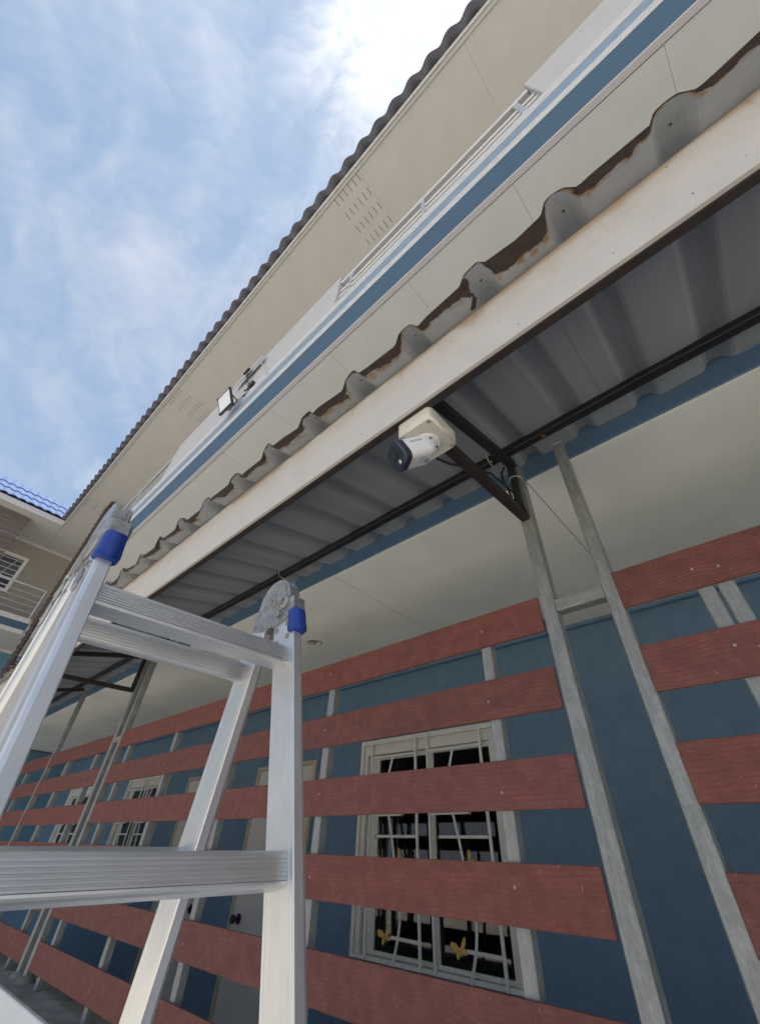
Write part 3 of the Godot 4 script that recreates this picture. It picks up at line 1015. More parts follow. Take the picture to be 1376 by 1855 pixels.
func garden_wall() -> void:
	var w := thing("garden_wall", "low white garden wall with grey cement top under the slatted fence", "wall", p3(-2.5, -1.5, -1.22))
	block(w, "masonry", M.whitewash, p3(-8.2, -1.5, -1.106), p3(4.2, -0.60, -1.325), 0.004)
	block(w, "cap", M.concrete, p3(-8.2, -0.600, -1.110), p3(4.2, -0.592, -1.322), 0.003)


func upright(x: float, w: float, y0: float, y1: float, zf: float, depth: float, seed_: float) -> ArrayMesh:
	var m := MB.new()
	m.xf = frame(p3(x, (y0 + y1) * 0.5, zf - depth * 0.5), Vector3.UP, Vector3.RIGHT)
	m.uo = Vector2(seed_ * 0.731, seed_ * 0.217)
	m.box(Vector3.ZERO, Vector3(y1 - y0, w, depth), 0.003)
	return m.mesh()


var plank_meshes := []
var screw_mesh: ArrayMesh

func fence(x0: float, studs: Array, label: String) -> void:
	var f := thing("slat_fence", label, "fence", p3(x0 + PLANK_L * 0.5, -0.592, Z_FENCE - 0.02), "slatted fence panels along the porch")
	if plank_meshes.is_empty():
		for k in 8:
			var m := MB.new()
			m.uo = Vector2(0.37 * k + 0.1, 0.031 * k)
			m.box(Vector3.ZERO, Vector3(PLANK_L, PLANK_H, 0.0085), 0.0012)
			plank_meshes.append(m.mesh())
		var s := MB.new()
		s.xf = frame(Vector3.ZERO, Vector3.BACK, Vector3.UP)
		s.lathe([Vector2(0.0038, 0.0), Vector2(0.0036, 0.0008), Vector2(0.0022, 0.0012), Vector2(0.0018, 0.0003), Vector2(0.0, 0.0003)], 12)
		screw_mesh = s.mesh()
	for r in 6:
		var at := p3(x0 + PLANK_L * 0.5, ROWS[r] - PLANK_H * 0.5 + rng.randf_range(-0.0012, 0.0012), Z_FENCE - 0.0042 + rng.randf_range(-0.0004, 0.0004))
		var b := part(f, "plank", plank_meshes[(r * 3 + int(x0 * 7.0) + 40) % 8], M["plank%d" % ((r * 2 + int(x0 * 3.0) + 30) % 3)], Transform3D(Basis(Vector3.FORWARD, rng.randf_range(-0.0006, 0.0006)), at))
		for sx in studs:
			if sx > x0 + 0.02 and sx < x0 + PLANK_L - 0.02:
				part(b, "screw", screw_mesh, M.screw, Transform3D(Basis(), Vector3(sx + rng.randf_range(-0.008, 0.008), at.y + rng.randf_range(-0.018, 0.018), Z_FENCE + 0.0005)))
	for sx in studs:
		part(f, "stud", upright(sx, 0.036, -0.592, 0.628, Z_FENCE - 0.0100, 0.036, sx), M.stud)
	part(f, "top_rail", tube_between(p3(x0 + 0.02, 0.615, Z_FENCE - 0.066), p3(x0 + PLANK_L - 0.02, 0.615, Z_FENCE - 0.066), 0.036, 0.036).mesh(), M.stud)


func steel_post(x: float, w: float, label: String, foot := true, y1 := 1.279) -> void:
	var o := thing("steel_post", label, "post", p3(x, -0.592, Z_FENCE - 0.022), "galvanised steel posts along the porch")
	part(o, "shaft", upright(x, w, -0.592, y1, Z_FENCE + 0.001, 0.043, x * 3.0 + 1.0), M.post)
	var m := MB.new()
	m.xf = Transform3D(Basis(Vector3.RIGHT, 0.35), p3(x, y1 + 0.004, Z_FENCE - 0.018))
	m.box(Vector3.ZERO, Vector3(w + 0.003, 0.007, 0.044), 0.002)
	part(o, "cap", m.mesh(), M.steel_rail)
	if foot:
		m = MB.new()
		m.xf = frame(p3(x, -0.5925, Z_FENCE - 0.02), Vector3.UP, Vector3.RIGHT)
		m.lathe([Vector2(0.052, 0.0), Vector2(0.046, 0.014), Vector2(0.034, 0.026), Vector2(0.02, 0.03)], 9)
		part(o, "mortar_foot", m.mesh(), M.mortar)


func crosspiece(x0: float, x1: float, label: String) -> void:
	var o := thing("cross_rail", label, "rail", p3((x0 + x1) * 0.5, 0.63, Z_FENCE - 0.02), "short cross rails between paired posts")
	part(o, "tube", tube_between(p3(x0, 0.630, Z_FENCE - 0.021), p3(x1, 0.630, Z_FENCE - 0.021), 0.038, 0.040).mesh(), M.post)


# ---------------------------------------------------------------- awning
const Z_EDGE := -0.421
const Z_FASCIA := -0.5105
const AX0 := -8.1
const AX1 := 3.6

func pan_y(z: float) -> float:
	return 1.0518 + 0.24 * absf(z)


func awning() -> void:
	var a := thing("awning", "grey ribbed metal awning with rusty edge and stained white fascia board", "awning", p3(-2.2, 1.2, -0.9))
	var edge := noise(77, 2.5, 2)
	var zs := [Z_EDGE, -0.436, -0.46, -0.50, -0.62, -0.80, -1.0, -1.2, Z_BEAM + 0.0015]
	# one rib: up, over a narrow rounded top, down
	var rib := [Vector2(-0.049, 0.0), Vector2(-0.040, 0.004), Vector2(-0.0235, 0.030), Vector2(-0.016, 0.037), Vector2(-0.006, 0.0405), Vector2(0.006, 0.0405), Vector2(0.016, 0.037), Vector2(0.0235, 0.030), Vector2(0.040, 0.004), Vector2(0.049, 0.0)]
	var s := -9
	while RIB0 + RIB * 4 * s < AX1:
		var first: float = RIB0 + RIB * 4 * s - RIB * 0.5
		s += 1
		if first < AX0:
			continue
		var prof := [Vector2(first, 0.0)]
		for k in 4:
			for q in rib:
				prof.append(Vector2(first + RIB * (k + 0.5) + q.x, q.y))
			if k < 3:
				prof.append(Vector2(first + RIB * (k + 0.75) + 0.02, -0.0008))
		prof.append(Vector2(first + RIB * 4 + 0.004, 0.0016))
		var m := MB.new()
		var pts := []
		var nrm := []
		var uvs := []
		for j in zs.size():
			var row := []
			var ur := []
			for q in prof:
				var z: float = zs[j]
				var dz := 0.0
				var dy := 0.0
				if j < 4:
					var fade: float = [1.0, 0.7, 0.35, 0.1][j]
					dz = edge.get_noise_2d(q.x * 2.0, 3.0) * 0.012 * fade + (0.006 * fade if q.y > 0.02 else 0.0) - 0.014 * fade * smoothstep(-0.1, -0.6, q.x)
					dy = edge.get_noise_2d(q.x * 1.2, 9.0) * 0.007 * fade
				if j == zs.size() - 1:
					dz = 0.0
				row.append(p3(q.x, pan_y(z) + q.y + dy, z + dz))
				ur.append(Vector2(fposmod(q.x - SHEET_FROM, SHEET_SPAN) / SHEET_SPAN, absf(z - Z_EDGE) / 0.30))
			pts.append(row)
			uvs.append(ur)
		for i in prof.size():
			var d: Vector2 = prof[mini(i + 1, prof.size() - 1)] - prof[mini(i, prof.size() - 2)]  # one normal per strip: crisp folds
			nrm.append(Vector3(-d.y, d.x, 0.24 * d.x).normalized())
		var down := Vector3(0, -0.0012, 0)
		for j in zs.size() - 1:
			for i in prof.size() - 1:
				var u0: Vector2 = uvs[j][i]
				var u1: Vector2 = uvs[j][i + 1]
				if u1.x < u0.x:
					u1.x += 1.0
				var q := [pts[j][i], pts[j][i + 1], pts[j + 1][i + 1], pts[j + 1][i]]
				var ns := [nrm[i], nrm[i], nrm[i], nrm[i]]
				var uq := [u0, u1, Vector2(u1.x, uvs[j + 1][i + 1].y), Vector2(u0.x, uvs[j + 1][i].y)]
				m.smooth_quad(q, ns, uq)
				m.smooth_quad([q[0] + down, q[1] + down, q[2] + down, q[3] + down], [-nrm[i], -nrm[i], -nrm[i], -nrm[i]], uq)
				if j == 0:
					var nz := Vector3(0, 0, 1)
					m.smooth_quad([q[0], q[1], q[1] + down, q[0] + down], [nz, nz, nz, nz], [u0, u1, u1, u0])
		part(a, "roof_sheet", m.mesh(), M.sheet)
	var fl := MB.new()
	fl.face([p3(AX0, pan_y(Z_BEAM) + 0.10, Z_BEAM + 0.004), p3(AX1, pan_y(Z_BEAM) + 0.10, Z_BEAM + 0.004), p3(AX1, pan_y(-1.22) + 0.0435, -1.22), p3(AX0, pan_y(-1.22) + 0.0435, -1.22)], Vector3(0, 0.5, 0.85).normalized())
	fl.face([p3(AX0, pan_y(Z_BEAM) + 0.098, Z_BEAM + 0.002), p3(AX1, pan_y(Z_BEAM) + 0.098, Z_BEAM + 0.002), p3(AX1, pan_y(-1.22) + 0.0425, -1.222), p3(AX0, pan_y(-1.22) + 0.0425, -1.222)], Vector3(0, -0.5, -0.85).normalized())
	for k in int((AX1 - AX0) / RIB):  # foam closers under the flashing, pan by pan
		var cx := RIB0 + RIB * (k - 34)
		if cx > AX0 and cx < AX1:
			fl.span(p3(cx + 0.052, pan_y(-1.26) + 0.012, -1.25), p3(cx + RIB - 0.052, pan_y(-1.26) + 0.075, -1.27))
	part(a, "flashing", fl.mesh(), M.panel_grey)
	# fascia boards, end to end
	var joints := [AX0, -5.62, -2.10, 1.30, AX1]
	for k in 4:
		var m := MB.new()
		var c := p3((joints[k] + joints[k + 1]) * 0.5, 1.048, Z_FASCIA - 0.006)
		m.box(Vector3.ZERO, Vector3(joints[k + 1] - joints[k] - 0.0015, 0.2385, 0.012), 0.0015)
		for i in m.t.size():  # u along the board, v down from its top
			m.t[i] = Vector2((m.v[i].x + c.x) / 4.0, (0.1195 - m.v[i].y) / 0.25 * 0.96 + 0.01)
		part(a, "fascia_board", m.mesh(), M.fascia, Transform3D(Basis(), c))
	part(a, "edge_tube", tube_between(p3(AX0, 0.944, -0.5345), p3(AX1, 0.944, -0.5345), 0.023, 0.030).mesh(), M.oxide_steel)
	part(a, "purlin", tube_between(p3(AX0, 1.306, -1.142), p3(AX1, 1.306, -1.142), 0.034, 0.034).mesh(), M.black_steel)
	# brackets on the posts: a strut, a brace and a plate against the post
	for x in [-5.47, -3.905, -0.4155, 3.14]:
		part(a, "strut", tube_between(p3(x, 1.276, -1.192), p3(x - 0.004, 1.098, -0.525), 0.032, 0.032).mesh(), M.black_steel)
		if x != -5.47:
			part(a, "brace", tube_between(p3(x, 0.992, -1.192), p3(x - 0.015, 0.962, -0.53), 0.032, 0.030).mesh(), M.oxide_steel)
			part(a, "back_plate", tube_between(p3(x - 0.006, 1.262, -1.184), p3(x - 0.006, 1.0, -1.184), 0.028, 0.024, Vector3.RIGHT).mesh(), M.black_steel)
	var clip := block(a, "rust_spot", M.rust, p3(-0.262, 1.283, -1.128), p3(-0.247, 1.290, -1.156), 0.003)
	clip.set_meta("label", "rusty weld on the purlin")


func awning_cable() -> void:
	var o := thing("power_cable", "black cable strapped under the awning's black purlin", "cable", p3(-2, 1.28, -1.115))
	var path := []
	var x := AX0 + 0.1
	var k := 0
	while x < AX1 - 0.1:
		path.append(p3(x, 1.283 - 0.006 * absf(sin(k * 1.3)), -1.116 + 0.004 * sin(k * 0.9)))
		x += 0.16
		k += 1
	var m := MB.new()
	m.sweep(path, 0.0065, 8)
	part(o, "sheath", m.mesh(), M.cable)
	for tx in [-0.478, -1.9, -3.4]:
		m = MB.new()
		var ring := []
		for i in 14:
			var f := TAU * i / 14.0
			ring.append(p3(tx, 1.301 + 0.031 * sin(f), -1.133 + 0.034 * cos(f)))
		m.sweep(ring, 0.0022, 6, true)
		m.sweep([p3(tx, 1.274, -1.112), p3(tx + 0.012, 1.262, -1.102), p3(tx + 0.018, 1.246, -1.098)], 0.0015, 6)
		part(o, "cable_tie", m.mesh(), M.white_tie)


# ---------------------------------------------------------------- security camera
func rounded(w: float, h: float, r: float, steps := 5) -> PackedVector2Array:
	var q := PackedVector2Array()
	for c in 4:
		var cx: float = [1, -1, -1, 1][c] * (w * 0.5 - r)
		var cy: float = [1, 1, -1, -1][c] * (h * 0.5 - r)
		for i in steps + 1:
			var f := PI * 0.5 * (c + float(i) / steps)
			q.append(Vector2(cx + cos(f) * r, cy + sin(f) * r))
	return q


func security_camera() -> void:
	var o := thing("security_camera", "white bullet security camera with dark face on a cream junction box under the awning", "security camera", p3(-0.42, 0.928, -0.6))
	# junction box: rounded, its lid facing down
	var b := MB.new()
	b.xf = frame(p3(-0.4195, 0.932, -0.5985), Vector3.DOWN, Vector3.RIGHT)
	b.prism(rounded(0.113, 0.130, 0.014), 0.0, 0.040, true)
	var prof := rounded(0.113, 0.130, 0.014)
	var small := rounded(0.105, 0.122, 0.012)
	for i in prof.size():
		var j := (i + 1) % prof.size()
		var p := [Vector3(0.040, prof[i].x, prof[i].y), Vector3(0.040, prof[j].x, prof[j].y), Vector3(0.0505, small[j].x, small[j].y), Vector3(0.0505, small[i].x, small[i].y)]
		var na := Vector3(0.7, prof[i].normalized().x, prof[i].normalized().y).normalized()
		var nb := Vector3(0.7, prof[j].normalized().x, prof[j].normalized().y).normalized()
		b.smooth_quad(p, [na, nb, nb, na], [Vector2.ZERO, Vector2.ZERO, Vector2.ZERO, Vector2.ZERO])
	b.prism(small, 0.049, 0.0508, true)
	var box := part(o, "junction_box", b.mesh(), M.cream_plastic)
	for q in [[0.044, 0.052], [0.044, -0.052], [-0.044, 0.052], [-0.044, -0.052]]:
		var s := MB.new()
		s.xf = frame(p3(-0.4195 + q[0], 0.8812, -0.5985 + q[1]), Vector3.DOWN, Vector3.RIGHT)
		s.lathe([Vector2(0.0052, 0.0), Vector2(0.0052, 0.0006), Vector2(0.0036, 0.0008), Vector2(0.0034, -0.0006), Vector2(0.0, -0.0006)], 12)
		part(box, "screw", s.mesh(), M.black_plastic)
	for z in [-0.573, -0.622]:  # knock-outs on the side
		var s := MB.new()
		s.xf = frame(p3(-0.363, 0.906, z), Vector3.RIGHT, Vector3.UP)
		s.lathe([Vector2(0.0125, 0.0), Vector2(0.0125, 0.0014), Vector2(0.0105, 0.0014), Vector2(0.0103, 0.0004), Vector2(0.0, 0.0004)], 20)
		part(box, "knockout", s.mesh(), M.cream_plastic)
	# base, ball joint
	var c0 := p3(-0.4225, 0.881, -0.6025)
	b = MB.new()
	b.xf = frame(c0, Vector3.DOWN, Vector3.RIGHT)
	b.lathe([Vector2(0.036, 0.0), Vector2(0.036, 0.004), Vector2(0.033, 0.007), Vector2(0.020, 0.0085), Vector2(0.019, 0.014), Vector2(0.0215, 0.016), Vector2(0.0215, 0.026), Vector2(0.018, 0.029), Vector2(0.0, 0.030)], 28)
	for k in 4:
		var f := TAU * (k + 0.35) / 4.0
		b.box(Vector3(0.020, cos(f) * 0.0215, sin(f) * 0.0215), Vector3(0.010, 0.006, 0.006), 0.001)
	var base := part(o, "mounting_base", b.mesh(), M.white_plastic)
	for f in [0.6, 2.2, 3.9, 5.4]:
		var s := MB.new()
		s.xf = frame(c0 + Vector3(cos(f) * 0.027, -0.0078, sin(f) * 0.027), Vector3.DOWN, Vector3.RIGHT)
		s.lathe([Vector2(0.0032, 0.0), Vector2(0.003, 0.0006), Vector2(0.0, 0.0006)], 10)
		part(base, "screw", s.mesh(), M.black_plastic)
	var front := p3(-0.4575, 0.775, -0.513)
	var rear := p3(-0.419, 0.828, -0.577)
	var ax := (front - rear).normalized()
	b = MB.new()
	b.sweep([c0 + Vector3(0, -0.022, 0), c0 + Vector3(0.002, -0.038, 0.004), c0 + Vector3(0.005, -0.050, 0.014), rear + ax * 0.004], 0.0165, 16)
	part(o, "swivel_arm", b.mesh(), M.white_plastic)
	# body: rounded square tube, black face set in a hood
	var fx := frame(rear, ax, Vector3.UP)
	var long := rear.distance_to(front)
	b = MB.new()
	b.xf = fx
	b.prism(rounded(0.058, 0.058, 0.015, 6), -0.006, 0.004, true)
	b.prism(rounded(0.066, 0.066, 0.018, 6), 0.004, long - 0.020, true)
	var body := part(o, "camera_body", b.mesh(), M.white_plastic)
	b = MB.new()
	b.xf = fx
	var outer := rounded(0.070, 0.070, 0.020, 6)
	b.prism(outer, long - 0.0198, long - 0.004, true)
	var rim := rounded(0.062, 0.062, 0.017, 6)
	for i in outer.size():
		var j := (i + 1) % outer.size()
		var n0 := outer[i].normalized()
		b.smooth_quad([Vector3(long - 0.004, outer[i].x, outer[i].y), Vector3(long - 0.004, outer[j].x, outer[j].y), Vector3(long, rim[j].x, rim[j].y), Vector3(long, rim[i].x, rim[i].y)],
			[Vector3(0.7, n0.x, n0.y).normalized(), Vector3(0.7, n0.x, n0.y).normalized(), Vector3(1, 0.2 * n0.x, 0.2 * n0.y).normalized(), Vector3(1, 0.2 * n0.x, 0.2 * n0.y).normalized()], [Vector2.ZERO, Vector2.ZERO, Vector2.ZERO, Vector2.ZERO])
	b.prism(rim, long - 0.002, long - 0.0008, true)
	var face := part(o, "camera_face", b.mesh(), M.navy_plastic)
	b = MB.new()
	b.xf = fx
	b.box(Vector3(long + 0.0002, 0.006, 0), Vector3(0.0030, 0.027, 0.036), 0.001)
	part(face, "lens_window", b.mesh(), M.lens_glass)
	b = MB.new()
	b.xf = fx * Transform3D(Basis(), Vector3(long + 0.0012, 0.006, 0.0))
	b.lathe([Vector2(0.0105, 0.0), Vector2(0.0105, 0.0016), Vector2(0.0085, 0.0018), Vector2(0.0065, 0.0010), Vector2(0.004, 0.0016), Vector2(0.0, 0.0019)], 20)
	part(face, "lens", b.mesh(), M.black_plastic)
	b = MB.new()
	b.xf = fx * Transform3D(Basis(), Vector3(long - 0.0006, -0.019, 0.0))
	b.lathe([Vector2(0.0062, 0.0), Vector2(0.0060, 0.0012), Vector2(0.0040, 0.0022), Vector2(0.0, 0.0026)], 16)
	part(face, "infrared_lamp", b.mesh(), M.reflector)
	# lettering on the side of the body, and the small print under it
	for q in [["HIKVISION", 0.0075, 0.034, 0.006], ["COLOR", 0.0045, 0.024, 0.0]]:
		var tx := TextMesh.new()
		var font := SystemFont.new()
		font.font_names = PackedStringArray(["Droid Sans"])
		font.font_weight = 700
		tx.font = font
		tx.text = q[0]
		tx.font_size = 16
		tx.pixel_size = q[1] / 16.0
		tx.depth = 0.0005
		var side := fx.basis.z
		var out := side if q[0] == "HIKVISION" else -fx.basis.y
		if q[0] != "HIKVISION":
			continue
		if out.x < 0:
			out = -out
		var rd := -ax  # reads from the face towards the rear
		var upv := out.cross(rd)
		part(body, "lettering", tx, M.print_grey, Transform3D(Basis(rd, upv, out), rear + ax * q[2] + upv * 0.010 + out * 0.0331))
	b = MB.new()
	b.xf = fx
	for k in 5:
		b.box(Vector3(0.030, -0.0331, -0.015 + 0.0052 * k), Vector3(0.022 - 0.003 * (k % 2), 0.0004, 0.0012))
	b.box(Vector3(0.012, -0.0331, 0.004), Vector3(0.011, 0.0004, 0.013))
	part(body, "rating_label", b.mesh(), M.print_grey)
	b = MB.new()  # the lead runs from the box along the brace to the post
	b.sweep([p3(-0.445, 0.925, -0.655), p3(-0.452, 0.915, -0.69), p3(-0.445, 0.93, -0.74), p3(-0.435, 0.962, -0.80), p3(-0.398, 1.0, -0.92), p3(-0.392, 1.015, -1.05), p3(-0.396, 1.00, -1.15), p3(-0.403, 0.99, -1.19)], 0.004, 8)
	part(o, "camera_cable", b.mesh(), M.cable)
	b = MB.new()
	b.sweep([p3(-0.44, 1.25, -1.16), p3(-0.452, 1.215, -1.15), p3(-0.452, 1.17, -1.155), p3(-0.442, 1.12, -1.165), p3(-0.436, 1.05, -1.168)], 0.0045, 8)
	part(o, "camera_cable", b.mesh(), M.cable)
	b = MB.new()
	var ring := []
	for i in 14:
		var f := TAU * i / 14.0
		ring.append(p3(-0.4165 + 0.024 * cos(f), 1.185, -1.193 + 0.030 * sin(f)))
	b.sweep(ring, 0.0016, 6, true)
	part(o, "cable_tie", b.mesh(), M.white_tie)


# ---------------------------------------------------------------- lamps on the balcony
func floodlight() -> void:
	var o := thing("floodlight", "black framed square floodlight on a bracket below the balcony parapet", "floodlight", p3(-2.4, 2.97, -0.60))
	var c := p3(-2.379, 2.862, -0.506)
	var up := Vector3(0.0, 0.135, 0.068).normalized()
	var xd := Vector3(1, -0.06, 0.0).normalized()
	var nn := xd.cross(up).normalized()  # out and down
	if nn.z < 0:
		nn = -nn
	var bs := Basis(xd, nn.cross(xd).normalized(), nn)
	var t := Transform3D(bs, c)
	var m := MB.new()
	m.xf = t
	m.box(Vector3(0, 0, -0.010), Vector3(0.205, 0.162, 0.020), 0.005)
	m.box(Vector3(0, 0, -0.026), Vector3(0.15, 0.11, 0.014), 0.004)
	for k in 7:
		m.box(Vector3(-0.06 + 0.02 * k, 0, -0.036), Vector3(0.004, 0.10, 0.012), 0.001)
	for sx in [-1, 1]:
		for sy in [-1, 1]:
			m.box(Vector3(sx * 0.094, sy * 0.074, 0.0), Vector3(0.022, 0.022, 0.008), 0.003)
	part(o, "housing", m.mesh(), M.black_plastic)
	m = MB.new()
	m.xf = t
	m.box(Vector3(0, 0, 0.0005), Vector3(0.172, 0.130, 0.003), 0.001)
	part(o, "diffuser", m.mesh(), M.diffuser)
	m = MB.new()
	var L := c - xd * 0.075 - nn * 0.012
	var R := c + xd * 0.105 - nn * 0.012
	var wl := p3(-2.505, 2.952, -0.597)
	var wr := p3(-2.382, 2.978, -0.597)
	m.sweep([c - xd * 0.104 - nn * 0.012, wl, wr, R], 0.0065, 8)
	part(o, "bracket", m.mesh(), M.black_plastic)


func solar_lamp() -> void:
	var o := thing("solar_panel", "small grey solar panel on a black stand above the parapet beside the floodlight", "solar panel", p3(-2.2, 2.95, -0.6))
	var m := MB.new()
	m.xf = Transform3D(Basis(Vector3.BACK, 0.05).rotated(Vector3.RIGHT, -0.10), p3(-2.36, 3.37, -0.572))
	m.box(Vector3.ZERO, Vector3(0.42, 0.15, 0.014), 0.004)
	m.box(Vector3(0.24, -0.05, 0.0), Vector3(0.06, 0.03, 0.010), 0.002)
	part(o, "panel", m.mesh(), M.panel_grey)
	m = MB.new()
	m.box(p3(-2.315, 3.312, -0.56), Vector3(0.09, 0.022, 0.045), 0.005)
	m.sweep([p3(-2.32, 3.30, -0.565), p3(-2.27, 3.14, -0.58), p3(-2.215, 3.03, -0.598)], 0.006, 8)
	m.sweep([p3(-2.345, 3.30, -0.565), p3(-2.29, 3.13, -0.58), p3(-2.23, 3.03, -0.598)], 0.004, 8)
	m.box(p3(-2.175, 3.015, -0.594), Vector3(0.05, 0.05, 0.03), 0.006)
	part(o, "stand", m.mesh(), M.black_plastic)
	m = MB.new()
	var ring := []
	for i in 16:
		var f := TAU * i / 16.0
		ring.append(p3(-2.222 + 0.045 * cos(f), 3.0 + 0.028 * sin(f), -0.59 + 0.008 * sin(f * 2.0)))
	m.sweep(ring, 0.0055, 6, true)
	m.sweep([p3(-2.19, 2.99, -0.597), p3(-2.205, 2.93, -0.593), p3(-2.25, 2.905, -0.592), p3(-2.36, 2.955, -0.592), p3(-2.40, 2.965, -0.597)], 0.0022, 6)
	m.sweep([p3(-2.225, 2.907, -0.592), p3(-2.262, 2.912, -0.592)], 0.006, 8)
	part(o, "lead", m.mesh(), M.cable)
	m = MB.new()
	m.sweep([p3(-2.135, 3.30, -0.585), p3(-1.935, 2.905, -0.592), p3(-1.905, 2.895, -0.592), p3(-2.04, 2.875, -0.592), p3(-2.10, 2.872, -0.592)], 0.0035, 6)
	part(o, "wall_clip", m.mesh(), M.white_plastic)


# ---------------------------------------------------------------- ladder
func ladder() -> void:
	var P := p3(-0.66378, 0.38276, -0.39045)
	var o := thing("step_ladder", "aluminium folding ladder standing open with blue hinge levers", "ladder", Vector3(-0.66, 0, -0.24))
	var yaw := -0.012064
	var roll := -0.041076
	var spread := [0.2343, 0.2312]
	var width := 0.3034
	var th := 0.0205
	var b := 0.0579
	var off := 0.0310
	var d1 := 0.1347
	var r := Vector3(sin(yaw) * cos(roll), sin(roll), cos(yaw) * cos(roll))
	var n := Vector3(cos(yaw), 0, -sin(yaw))
	var u := r.cross(n).normalized()
	if u.y < 0:
		u = -u
	# profile of a rung across (down, out): rounded box, fine grooves on its two faces
	var rung := PackedVector2Array()
	var hw := 0.0175
	var hm := 0.0155
	var cr := 0.0055
	for side in [1.0, -1.0]:
		var corner := []
		for i in 5:
			var f := PI * 0.5 * i / 4.0
			corner.append(Vector2(-side * (hw - cr + cr * cos(f)), side * (hm - cr + cr * sin(f))))
		for c in corner:
			rung.append(c)
		for k in 6:  # grooves
			var g: float = -side * (0.0106 - 0.0041 * k)
			rung.append(Vector2(g - side * 0.0007, side * (hm + 0.0003)))
			rung.append(Vector2(g + side * 0.0012, side * (hm + 0.0003)))
			rung.append(Vector2(g + side * 0.0016, side * (hm - 0.0013)))
			rung.append(Vector2(g + side * 0.0028, side * (hm - 0.0013)))
		var other := []
		for i in 5:
			var f := PI * 0.5 * i / 4.0
			other.append(Vector2(side * (hw - cr + cr * sin(f)), side * (hm - cr + cr * cos(f))))
		for c in other:
			rung.append(c)
	for s in 2:
		var ang: float = spread[s]
		var dir := (n if s == 0 else -n)
		var down := (dir * sin(ang) - u * cos(ang)).normalized()
		var out := (dir * cos(ang) + u * sin(ang)).normalized()
		var org := P + out * off
		var z_sign := 1.0 if s == 0 else -1.0
		var fx := Transform3D(Basis(down, out, down.cross(out).normalized()), org)
		for side in 2:  # the far and the near stile
			var r0 := -th if side == 0 else width
			var base := org + r * r0
			var long := (base.y - 0.018) / -down.y
			var m := MB.new()
			m.xf = fx
			m.uo = Vector2(0.37 * s + 0.21 * side, 0.3)
			var poly := PackedVector2Array()
			var hb := b * 0.5
			var oc := 0.006
			var ic := 0.0015
			# inner face carries two fine lines; the outer corners are rounded
			var inn := 0.0
			var q := [Vector2(-hb + ic, 0.0), Vector2(-0.0225, 0.0), Vector2(-0.0219, 0.0007), Vector2(-0.0213, 0.0), Vector2(0.0203, 0.0), Vector2(0.0209, 0.0007), Vector2(0.0215, 0.0), Vector2(hb - ic, 0.0), Vector2(hb, ic),
				Vector2(hb, th - oc), Vector2(hb - oc * 0.3, th - oc * 0.3), Vector2(hb - oc, th), Vector2(0.021, th), Vector2(0.0195, th - 0.002), Vector2(-0.0195, th - 0.002), Vector2(-0.021, th), Vector2(-hb + oc, th), Vector2(-hb + oc * 0.3, th - oc * 0.3), Vector2(-hb, th - oc), Vector2(-hb, ic)]
			for c in q:
				var rr: float = inn - c.y if side == 0 else width + c.y
				poly.append(Vector2(c.x, rr * z_sign))
			m.prism(poly, 0.058, long)
			var st := part(o, "stile", m.mesh(), M.aluminium)
			m = MB.new()
			m.xf = fx
			var rc := (r0 + th * 0.5) * z_sign
			m.box(Vector3(long + 0.004, 0, rc), Vector3(0.05, b + 0.008, th + 0.008), 0.004)
			part(st, "rubber_foot", m.mesh(), M.rubber)
			for q2 in [[0.070, -0.019], [0.070, 0.012], [0.096, -0.019], [0.096, 0.012]]:
				for fc in 2:
					m = MB.new()
					var inner_r := 0.0 if side == 0 else width
					var outer_r := -th if side == 0 else width + th
					var rr: float = inner_r if fc == 0 else outer_r
					var facing := (1.0 if side == 0 else -1.0) * (1.0 if fc == 0 else -1.0)
					m.xf = frame(org + down * q2[0] + out * q2[1] + r * rr, r * facing, down)
					m.lathe([Vector2(0.0052, 0.0), Vector2(0.0050, 0.0012), Vector2(0.0034, 0.0020), Vector2(0.0026, 0.0008), Vector2(0.0, 0.0006)], 14)
					part(st, "rivet", m.mesh(), M.rivet)
			if side == 1:  # spring clips on the outer face
				for dd in ([0.118] if s == 0 else [0.092, 0.128]):
					m = MB.new()
					var loop := []
					for i in 16:
						var f := TAU * i / 16.0
						loop.append(org + down * (dd + 0.008 * cos(f) + (0.009 if cos(f) > 0 else -0.009)) + out * (0.004 + 0.0055 * sin(f)) + r * (width + th + 0.004))
					m.sweep(loop, 0.0022, 8, true)
					part(st, "spring_clip", m.mesh(), M.cast)
		var k := 0
		while true:
			var d := d1 + 0.28 * k
			if (org + down * d).y < 0.12:
				break
			var m := MB.new()
			m.xf = Transform3D(Basis(r, down, r.cross(down)), org + down * d)
			m.uo = Vector2(0.13 * k, 0.1)
			var sgn := signf(r.cross(down).dot(out))
			var poly := PackedVector2Array()
			for c in rung:
				poly.append(Vector2(c.x, c.y * sgn))
			m.prism(poly, -0.001, width + 0.001)
			part(o, "rung", m.mesh(), M.aluminium)
			k += 1
	# the two hinges at the top
	var af: float = spread[0]
	var ab: float = spread[1]
	var fd := (n * sin(af) - u * cos(af)).normalized()
	var fo := (n * cos(af) + u * sin(af)).normalized()
	var bd := (-n * sin(ab) - u * cos(ab)).normalized()
	var bo := (-n * cos(ab) + u * sin(ab)).normalized()
